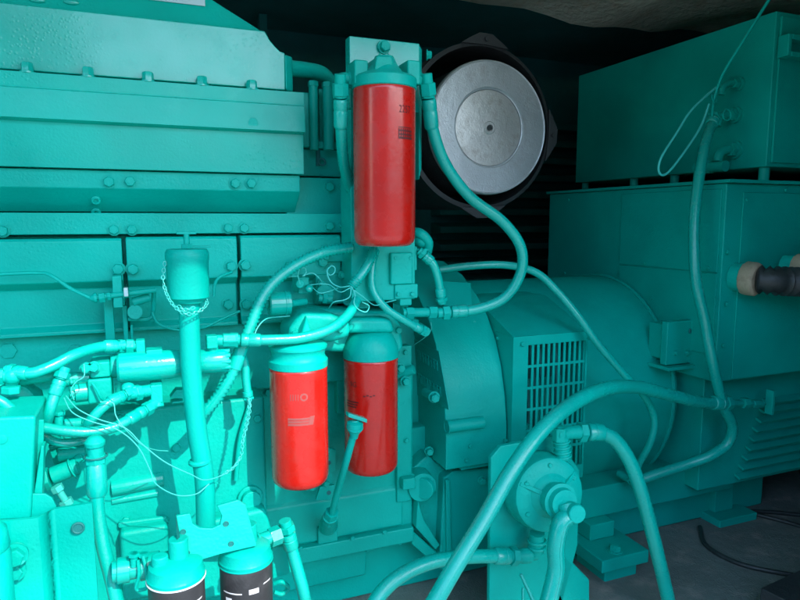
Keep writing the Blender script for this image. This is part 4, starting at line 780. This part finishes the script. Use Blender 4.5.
# fittings upper left: tube, block
t = thing('fuel_rail_union', P(118, 310, 1.07), 'row of teal pipe unions clamped to the side cover', 'fitting')
m = MB(); a, b = P(112, 276, 1.06), P(123, 307, 1.06); m.box((a.x, 1.055, b.z), (b.x, 1.09, a.z)); m.cyl(P(93, 298, 1.055), P(156, 290, 1.055), .004); m.hexn(P(99, 298, 1.055), P(105, 297, 1.055), .008); m.hexn(P(107, 296.5, 1.055), P(111, 296, 1.055), .0065); m.hexn(P(124, 293, 1.055), P(129, 292.5, 1.055), .0085); m.lathe(P(90, 298.5, 1.055), (1, 0, .1), [(0, .003), (.006, .0075), (.010, .0075)], 16); m.build('union', 'cast', t, bev=.0008)
m = MB(); a = P(126, 292, 1.048); m.box((a.x-.003, 1.043, a.z-.0065), (a.x+.003, 1.06, a.z+.0065)); m.build('bright_nut', 'plain', t, bev=.001)
m = MB(); m.cyl(P(133, 302, 1.07), P(150, 297, 1.07), .007); m.cyl(P(135, 312, 1.08), P(135, 312, 1.065), .011); m.tube([P(128, 319, 1.08), P(148, 319, 1.08), P(153, 312, 1.08), (P(154, 292, 1.07))], .0035, seg=10); m.build('leak_off_branch', 'cast', t)
st2 = thing('support_strap', P(110, 350, 1.1), 'pair of upright flat teal straps under the pipe unions', 'strap')
m = MB()
for x0, x1, y0, y1 in ((103, 116, 296, 354), (122, 129, 306, 345), (130, 134, 325, 345)):
    a, b = P(x0, y0, 1.085), P(x1, y1, 1.085); m.box((a.x, 1.085, b.z), (b.x, 1.095, a.z))
m.build('strap_plate', 'teal', st2, bev=.0015)
LN = [('injector_line', 'thin teal tube bending down from the left frame edge to the unions', [(-14, 277, 1.07), (4, 274, 1.07), (40, 273, 1.07), (52, 276, 1.065), (70, 288, 1.06), (92, 299, 1.055)], 2.0, 'teal'),
      ('injector_line', 'thin teal tube curving beneath the filler cap to the third cover', [(152, 312, 1.07), (158, 323, 1.07), (172, 329, 1.07), (186, 330, 1.07), (205, 327, 1.06), (224, 318, 1.06), (240, 311, 1.06)], 1.4, 'teal'),
      ('injector_line', 'thin teal tube hooked behind the filler cap to a cover bolt', [(214, 296, 1.07), (215, 284, 1.07), (220, 277, 1.07), (232, 272, 1.08)], 1.5, 'teal')]
for n, l, pts, r, mt_ in LN: wire(n, l, pts, r, mt_, 'tube')
# pale wires lower left
W2 = [('pale wire sagging widest, from pump block across to the filler pipe', [(64, 398, .93), (72, 412, .90), (90, 421, .89), (118, 430, .885), (138, 447, .885), (150, 470, .885), (156, 484, .885), (176, 495, .89), (196, 494, .90), (209, 484, .91)], .85),
      ('pale wire running straighter just above the widest sagging wire', [(66, 396, .93), (78, 409, .90), (98, 419, .89), (125, 428, .885), (142, 444, .885), (165, 462, .885), (190, 474, .89), (206, 480, .90), (228, 472, .93), (240, 458, .96)], .85),
      ('pale wire dropping behind the upper slanting hose', [(100, 402, .91), (113, 403, .91), (116, 416, .905), (126, 430, .90), (142, 445, .92), (156, 450, .95), (168, 451, .97)], .8),
      ('curled pale wire in front of the pump block', [(74, 400, .94), (71, 390, .94), (76, 382, .94), (84, 376, .94), (84, 364, .945)], .8)]
for l, pts, r in W2: wire('sensor_wire', l, pts, r*.7)

# ------------------------------------------------------------------ folded bracket, boxes (front left)
fb = thing('folded_bracket', P(50, 600, .80), 'folded teal sheet bracket with one round hole, lower left corner', 'bracket')
m = MB()
prof = [P(-40, 522, .83), P(10, 521, .83), P(38, 518, .835), P(48, 513, .845), P(55, 509, .845), P(92, 503, .835)]
top = prof; th = Vector((0, .005, 0))
for a, b in zip(top, top[1:]): m.prism([a, b, Vector((b.x, b.y, .1)), Vector((a.x, a.y, .1))], th)
bmesh.ops.remove_doubles(m.bm, verts=m.bm.verts, dist=1e-5)
m.build('sheet', 'teal', fb, sharp=50)
q = P(78, 528, .8362); m = MB(); m.torus(q, (0, -1, 0), .0062, .0016, seg=26); m.cyl(q + Vector((0, .002, 0)), q + Vector((0, -.0004, 0)), .0062); m.build('hole', 'slat', fb)
m = MB(); m.cyl(P(15, 555, .83), P(15, 555, .815), .014, seg=30); m.build('spacer', 'cast', fb, bev=.001); bolt(P(15, 555, .815), (0, -1, 0), .011, fb)
bolt(P(14, 571, .825), (0, -1, 0), .010, fb, h=.006)
cb2 = thing('cooler_box', P(10, 525, .86), 'plain flat-faced teal housing at the left edge above the folded bracket', 'housing')
m = MB(); m.prism([P(-60, 420, .85), P(36, 416, .85), P(31, 520, .85), P(-60, 524, .85)], (0, .10, 0)); m.build('housing_shell', 'teal', cb2, bev=.004)
m = MB(); m.lathe(P(2, 439, .851), (0, -1, 0), [(0, .006), (.002, .0058), (.0025, .004)], 24); m.build('plug', 'teal', cb2)
bolt(P(33, 463, .90), (1, -.3, 0), .007, cb2)
m = MB(); m.prism([P(36, 420, .88), P(44, 420, .88), P(42, 500, .88), P(34, 500, .88)], (0, .004, 0)); m.prism([P(41, 446, .865), P(44, 446, .865), P(42, 500, .865), P(33, 500, .865)], (0, .02, 0)); m.build('side_strap', 'teal', cb2, bev=.001)
m = MB(); m.prism([P(29, 494, .855), P(45, 494, .855), P(52, 498, .855), P(56, 506, .855), P(56, 540, .855), P(29, 540, .855)], (0, .004, 0)); tag(m.build('curved_tab', 'teal', bev=.001), 'round-cornered teal tab standing behind the folded bracket', 'tab')
q = P(-22, 560, .74); m = MB(); m.lathe(Vector((q.x, .76, P(-14, 528, .74).z)), (0, 0, -1), [(0, .010), (.004, .018), (.012, .024), (.03, .026), (.034, .024), (.038, .026), (.3, .026)], 40); tag(m.build('edge_canister', 'teal'), 'rounded teal canister cut by the lower left frame edge', 'canister')
# filter mounting plate (angled) with cut-out
fm = thing('mounting_plate', P(215, 565, .79), 'angled teal plate with notched top and four holes above the black filters', 'bracket')
outline = [(176, 516), (190, 513.5), (193, 524), (200, 528), (212, 528.5), (220, 525), (222, 516), (217, 506), (238, 500), (246, 505), (252, 528), (257, 546), (222, 554), (185, 565)]
m = MB(); m.prism([P(x, y, .80 + (565-y)*.0003) for x, y in outline], (0, .005, 0)); pt_ = m.build('plate', 'teal', fm, bev=.0012)
for x, y in ((183, 532), (187, 553), (226, 524), (231, 544)):
    q = P(x, y, .80 + (565-y)*.0003 - .0008); m = MB(); m.cyl(q + Vector((0, .003, 0)), q, .0030, seg=16); m.torus(q, (0, -1, 0), .0032, .0006, seg=16, k=6); m.build('hole', 'slat', pt_)
m = MB(); m.prism([P(176, 516, .802), P(178, 562, .79), P(185, 565, .80)], (0, .012, 0)); m.build('edge_fold', 'slat', pt_)
t = thing('supply_pipe', P(150, 575, .86), 'stubby horizontal teal pipe with clamp nuts left of the black filters', 'pipe')
m = MB(); a, b = P(112, 572, .84), P(182, 560, .84); m.cyl(a, b, .013, seg=30); m.cyl(P(140, 567, .84), P(160, 564, .84), .017, seg=30); m.cyl(P(117, 571, .84), P(130, 569, .84), .016, seg=30); m.build('pipe_run', 'gloss', t, bev=.001)
m = MB()
for x in (139, 149): m.cyl(P(x-5, 553, .83), P(x-5, 566, .83), .0045); m.hexn(P(x-5, 553, .83), P(x-5, 556, .83), .007)
m.tube([P(138, 560, .825), P(139, 575, .822), P(136, 588, .825), P(141, 590, .825), P(147, 586, .825), P(146, 570, .82), P(143, 556, .825)], .0022, seg=8); m.build('u_clamp', 'cast', t)
t = thing('link_pipe', P(262, 545, .86), 'short bright teal pipe stub right of the notched plate', 'pipe')
m = MB(); m.cyl(P(250, 544, .84), P(276, 535, .85), .0095, seg=26); m.hexn(P(270, 538, .848), P(280, 534, .851), .013); m.torus(P(258, 541, .843), P(276, 535, .85)-P(250, 544, .84), .0105, .0016, seg=26); m.build('pipe_run', 'gloss', t)
hose('return_hose', 'teal hose bending down right of the black filters', 'hose', [(288, 534, .87), (292, 550, .87), (297, 568, .865), (303, 590, .86), (308, 615, .86)], 6.2, ends=(1, 0), endlen=(2.6, 2))
t = thing('side_clip', P(285, 590, .9), 'teal flat clip plate behind the hose, right of the black filters', 'clip')
m = MB(); m.prism([P(272, 548, .90), P(290, 545, .90), P(293, 572, .90), P(273, 579, .90)], (0, .02, 0)); m.tube([P(274, 584, .89), P(282, 582, .885), P(288, 588, .89), P(282, 594, .89), P(274, 592, .89)], .0035, seg=8); m.build('clip_plate', 'teal', t, bev=.002)

# ------------------------------------------------------------------ hand pump and its post
YPm = 0.93
ps = thing('pump_post', P(520, 600, .98), 'teal upright post plate carrying the hand pump', 'post')
m = MB(); a = P(490, 470, .98)
m.prism([P(489, 630, .985), P(491, 458, .985), P(501, 446, .985), P(556, 436, .985), P(580, 470, .985), P(578, 545, .985), P(556, 630, .985)], (0, .012, 0)); m.build('post_plate', 'teal', ps, bev=.003)
m = MB(); m.prism([P(556, 545, .985), P(590, 580, .985), P(590, 630, .985), P(556, 630, .985)], (0, .05, 0)); m.build('post_foot', 'teal', ps, bev=.004)
m = MB(); m.cyl(P(521, 574, .983), P(533, 600, .983), .0025); m.cyl(P(523, 588, .983), P(523, 604, .983), .0015); m.build('weld_bead', 'wire', ps)
hp_ = thing('hand_pump', P(548, 540, YPm), 'round teal wing hand pump with curved lever on a post', 'hand pump')
q = P(548, 494, .93); dn = Vector((-.10, -1, .12)).normalized(); r = rp(37, q)
m = MB(); m.lathe(q - dn*.0, dn, [(-.045, r*1.0), (-.036, r*1.06), (-.020, r*1.06), (-.012, r*1.02), (0, r*1.02), (.006, r*.99), (.010, r*.90), (.012, r*.60), (.020, r*.48), (.022, r*.44), (.024, r*.01)], 60); m.build('pump_body', 'cast', hp_, sharp=30)
m = MB(); d, u, w = frame(dn)
m.lathe(q, dn, [(.02, r*.42), (.034, r*.40), (.036, r*.47), (.046, r*.47), (.047, r*.38), (.058, r*.35)], 40); m.build('gland', 'cast', hp_)
for k in range(3):
    an = rad(95 + k*120); v = u*math.cos(an) + w*math.sin(an); s_ = dn.cross(v)
    m = MB(); m.prism([q + dn*.009 + v*r*.96 + s_*.003, q + dn*.009 + v*r*.96 - s_*.003, q + dn*.024 + v*r*.4 - s_*.004, q + dn*.024 + v*r*.4 + s_*.004], -dn*.01); m.build('rib', 'cast', hp_, bev=.001)
for k in range(6):
    an = rad(30 + k*60); v = u*math.cos(an) + w*math.sin(an); bolt(q + dn*.0085 + v*r*.82, dn, .0045, hp_)
pv = q + dn*.055
m = MB(); top_ = P(566, 500, YPm-.075); lp = [P(572, 512, .862), P(561, 523, .86), P(556, 545, .858), P(556, 570, .855), P(549, 600, .85), P(543, 620, .85)]
path = spline([pv.lerp(lp[0], .3), lp[0].lerp(lp[1], .3)] + lp[1:], 10); dirs = [path[min(i+1, len(path)-1)]-path[max(i-1, 0)] for i in range(len(path))]
m.rings(path, dirs, [.0150]*len(path), 20); lev = m.build('lever', 'hose', hp_)
m = MB(); m.tube([x + Vector((0, -.0125, 0)) for x in path[6:]], .004, seg=8, n=2); m.build('lever_rib', 'hose', lev)
e = P(576, 514, .855); m = MB(); m.lathe(e + Vector((0, .03, 0)), Vector((-.12, -1, .12)), [(0, .0145), (.040, .0160), (.042, .0145), (.0425, .001)], 30); m.build('pivot_pin', 'cast', lev)
m = MB(); a, b = P(563, 458, .94), P(561, 436, .94); m.cyl(a, b, .0135, seg=26)
for k in range(4): m.torus(a.lerp(b, .1 + k*.22), b-a, .0145, .0022, seg=26, k=6)
m.build('outlet_neck', 'cast', hp_)
m = MB(); m.hexn(P(560, 441, .94), P(560, 427, .94), .015); m.cyl(P(556, 433, .94), P(580, 432, .94), .0125); m.build('outlet_elbow', 'cast', hp_, bev=.002)
m = MB(); m.cyl(P(537, 533, .95), P(536, 552, .955), .014); m.torus(P(537, 541, .952), (0, 0, 1), .0155, .003, seg=26); m.torus(P(537, 547, .952), (0, 0, 1), .0145, .003, seg=26); m.build('inlet_neck', 'cast', hp_)
hose('transfer_hose', 'teal hose arching right from the hand pump top and down to bottom edge', 'hose', [(588, 432, .94), (602, 433, .935), (616, 441, .93), (630, 462, .925), (642, 495, .92), (654, 540, .915), (666, 590, .91), (674, 625, .91)], 7.0, ends=(1, 0), endlen=(2.3, 2))
hose('transfer_hose', 'teal hose leaving the hand pump inlet leftwards and curving down to bottom edge', 'hose', [(508, 556, .955), (490, 556, .955), (465, 557, .95), (435, 561, .94), (405, 573, .93), (382, 592, .92), (366, 618, .91)], 7.2, ends=(1, 0), endlen=(2.4, 2))
m = MB(); m.cyl(P(505, 556, .955), P(536, 555, .955), .0095); m.lathe(P(520, 556, .955), P(536, 555, .955)-P(520, 556, .955), [(0, .0125), (.006, .014), (.02, .014), (.026, .009)], 26); m.build('inlet_elbow', 'cast', hp_)
hose('transfer_hose', 'longest teal hose sweeping diagonally in front of the grille to bottom edge', 'hose', [(722, 403, 1.03), (700, 402, 1.02), (670, 395, .99), (636, 387, .95), (605, 389, .91), (572, 404, .875), (540, 432, .85), (512, 470, .83), (485, 518, .815), (456, 565, .80), (430, 610, .79)], 7.6, ends=(1, 0), endlen=(2.6, 2), seg=22)
t = thing('hose_coupling', P(745, 404, 1.04), 'small dark teal coupling where the longest hose ends by the vent cover', 'coupling')
m = MB(); m.cyl(P(728, 403, 1.035), P(762, 404, 1.05), .008); m.hexn(P(742, 403, 1.04), P(748, 403, 1.04), .013); m.hexn(P(752, 403.5, 1.045), P(758, 404, 1.047), .010); m.cyl(P(762, 404, 1.05), P(764, 404, 1.06), .004); a = P(770, 402, 1.06); m.box((a.x-.004, 1.05, a.z-.03), (a.x+.004, 1.07, a.z+.03)); m.build('coupling_body', 'cast', t, bev=.001)
# breather hose over the alternator
hose('breather_hose', 'dark teal hose lying over the adapter and hanging in front of the alternator', 'hose', [(438, 270, 1.20), (470, 266, 1.19), (505, 265, 1.17), (535, 272, 1.13), (556, 290, 1.10), (578, 316, 1.075), (598, 344, 1.06), (624, 374, 1.05), (644, 396, 1.05), (654, 418, 1.055), (651, 440, 1.07), (640, 462, 1.10), (631, 480, 1.12)], 3.8, ends=(0, 0))
# hose down the cabinet
hose('drain_hose', 'dark teal hose hanging from the cabinet side down past the terminal box', 'hose', [(713, 120, 1.13), (705, 145, 1.10), (698, 185, 1.08), (694, 230, 1.06), (696, 280, 1.04), (705, 322, 1.03), (712, 360, 1.02), (722, 402, 1.03), (732, 425, 1.04), (728, 443, 1.05), (710, 456, 1.06), (688, 464, 1.08), (660, 473, 1.10), (630, 483, 1.12)], 5.2, ends=(1, 0), endlen=(1.5, 2))
q = P(631, 480, 1.125); m = MB(); m.cyl(q, q + Vector((0, .04, 0)), .009); m.torus(q, (0, -1, 0), .009, .002, seg=20); tag(m.build('bulkhead_grommet', 'cast'), 'small round teal grommet on the rail where the two dark hoses meet', 'grommet')
# thin cables at the cabinet
wire('control_cable', 'thin cable rising from the cabinet side to top edge', [(712, 116, 1.09), (713, 104, 1.08), (716, 92, 1.07), (724, 72, 1.06), (745, 38, 1.04), (765, 6, 1.02), (778, -14, 1.0)], 1.5, 'teal', 'cable')
wire('control_cable', 'thin pale cable looping left below the cabinet side fitting', [(718, 86, 1.07), (706, 96, 1.07), (690, 112, 1.07), (676, 134, 1.07), (661, 158, 1.07), (659, 172, 1.07), (666, 174, 1.07), (680, 158, 1.07), (700, 128, 1.07), (709, 104, 1.07)], 1.2, 'wire', 'cable')
m = MB(); m.torus(P(714, 98, 1.075), (0.3, -1, .3), .010, .0014, seg=20, k=6); tag(m.build('cable_tie', 'teal'), 'small looped teal tie joining the cables on the cabinet side', 'cable tie')
m = MB(); m.torus(P(727, 115, 1.10), (0, -1, 0), .012, .0018, seg=20, k=6); tag(m.build('cable_ring', 'teal'), 'teal ring above the upper end of the cabinet hose', 'ring')

S.render.resolution_x = 1024; S.render.resolution_y = 768
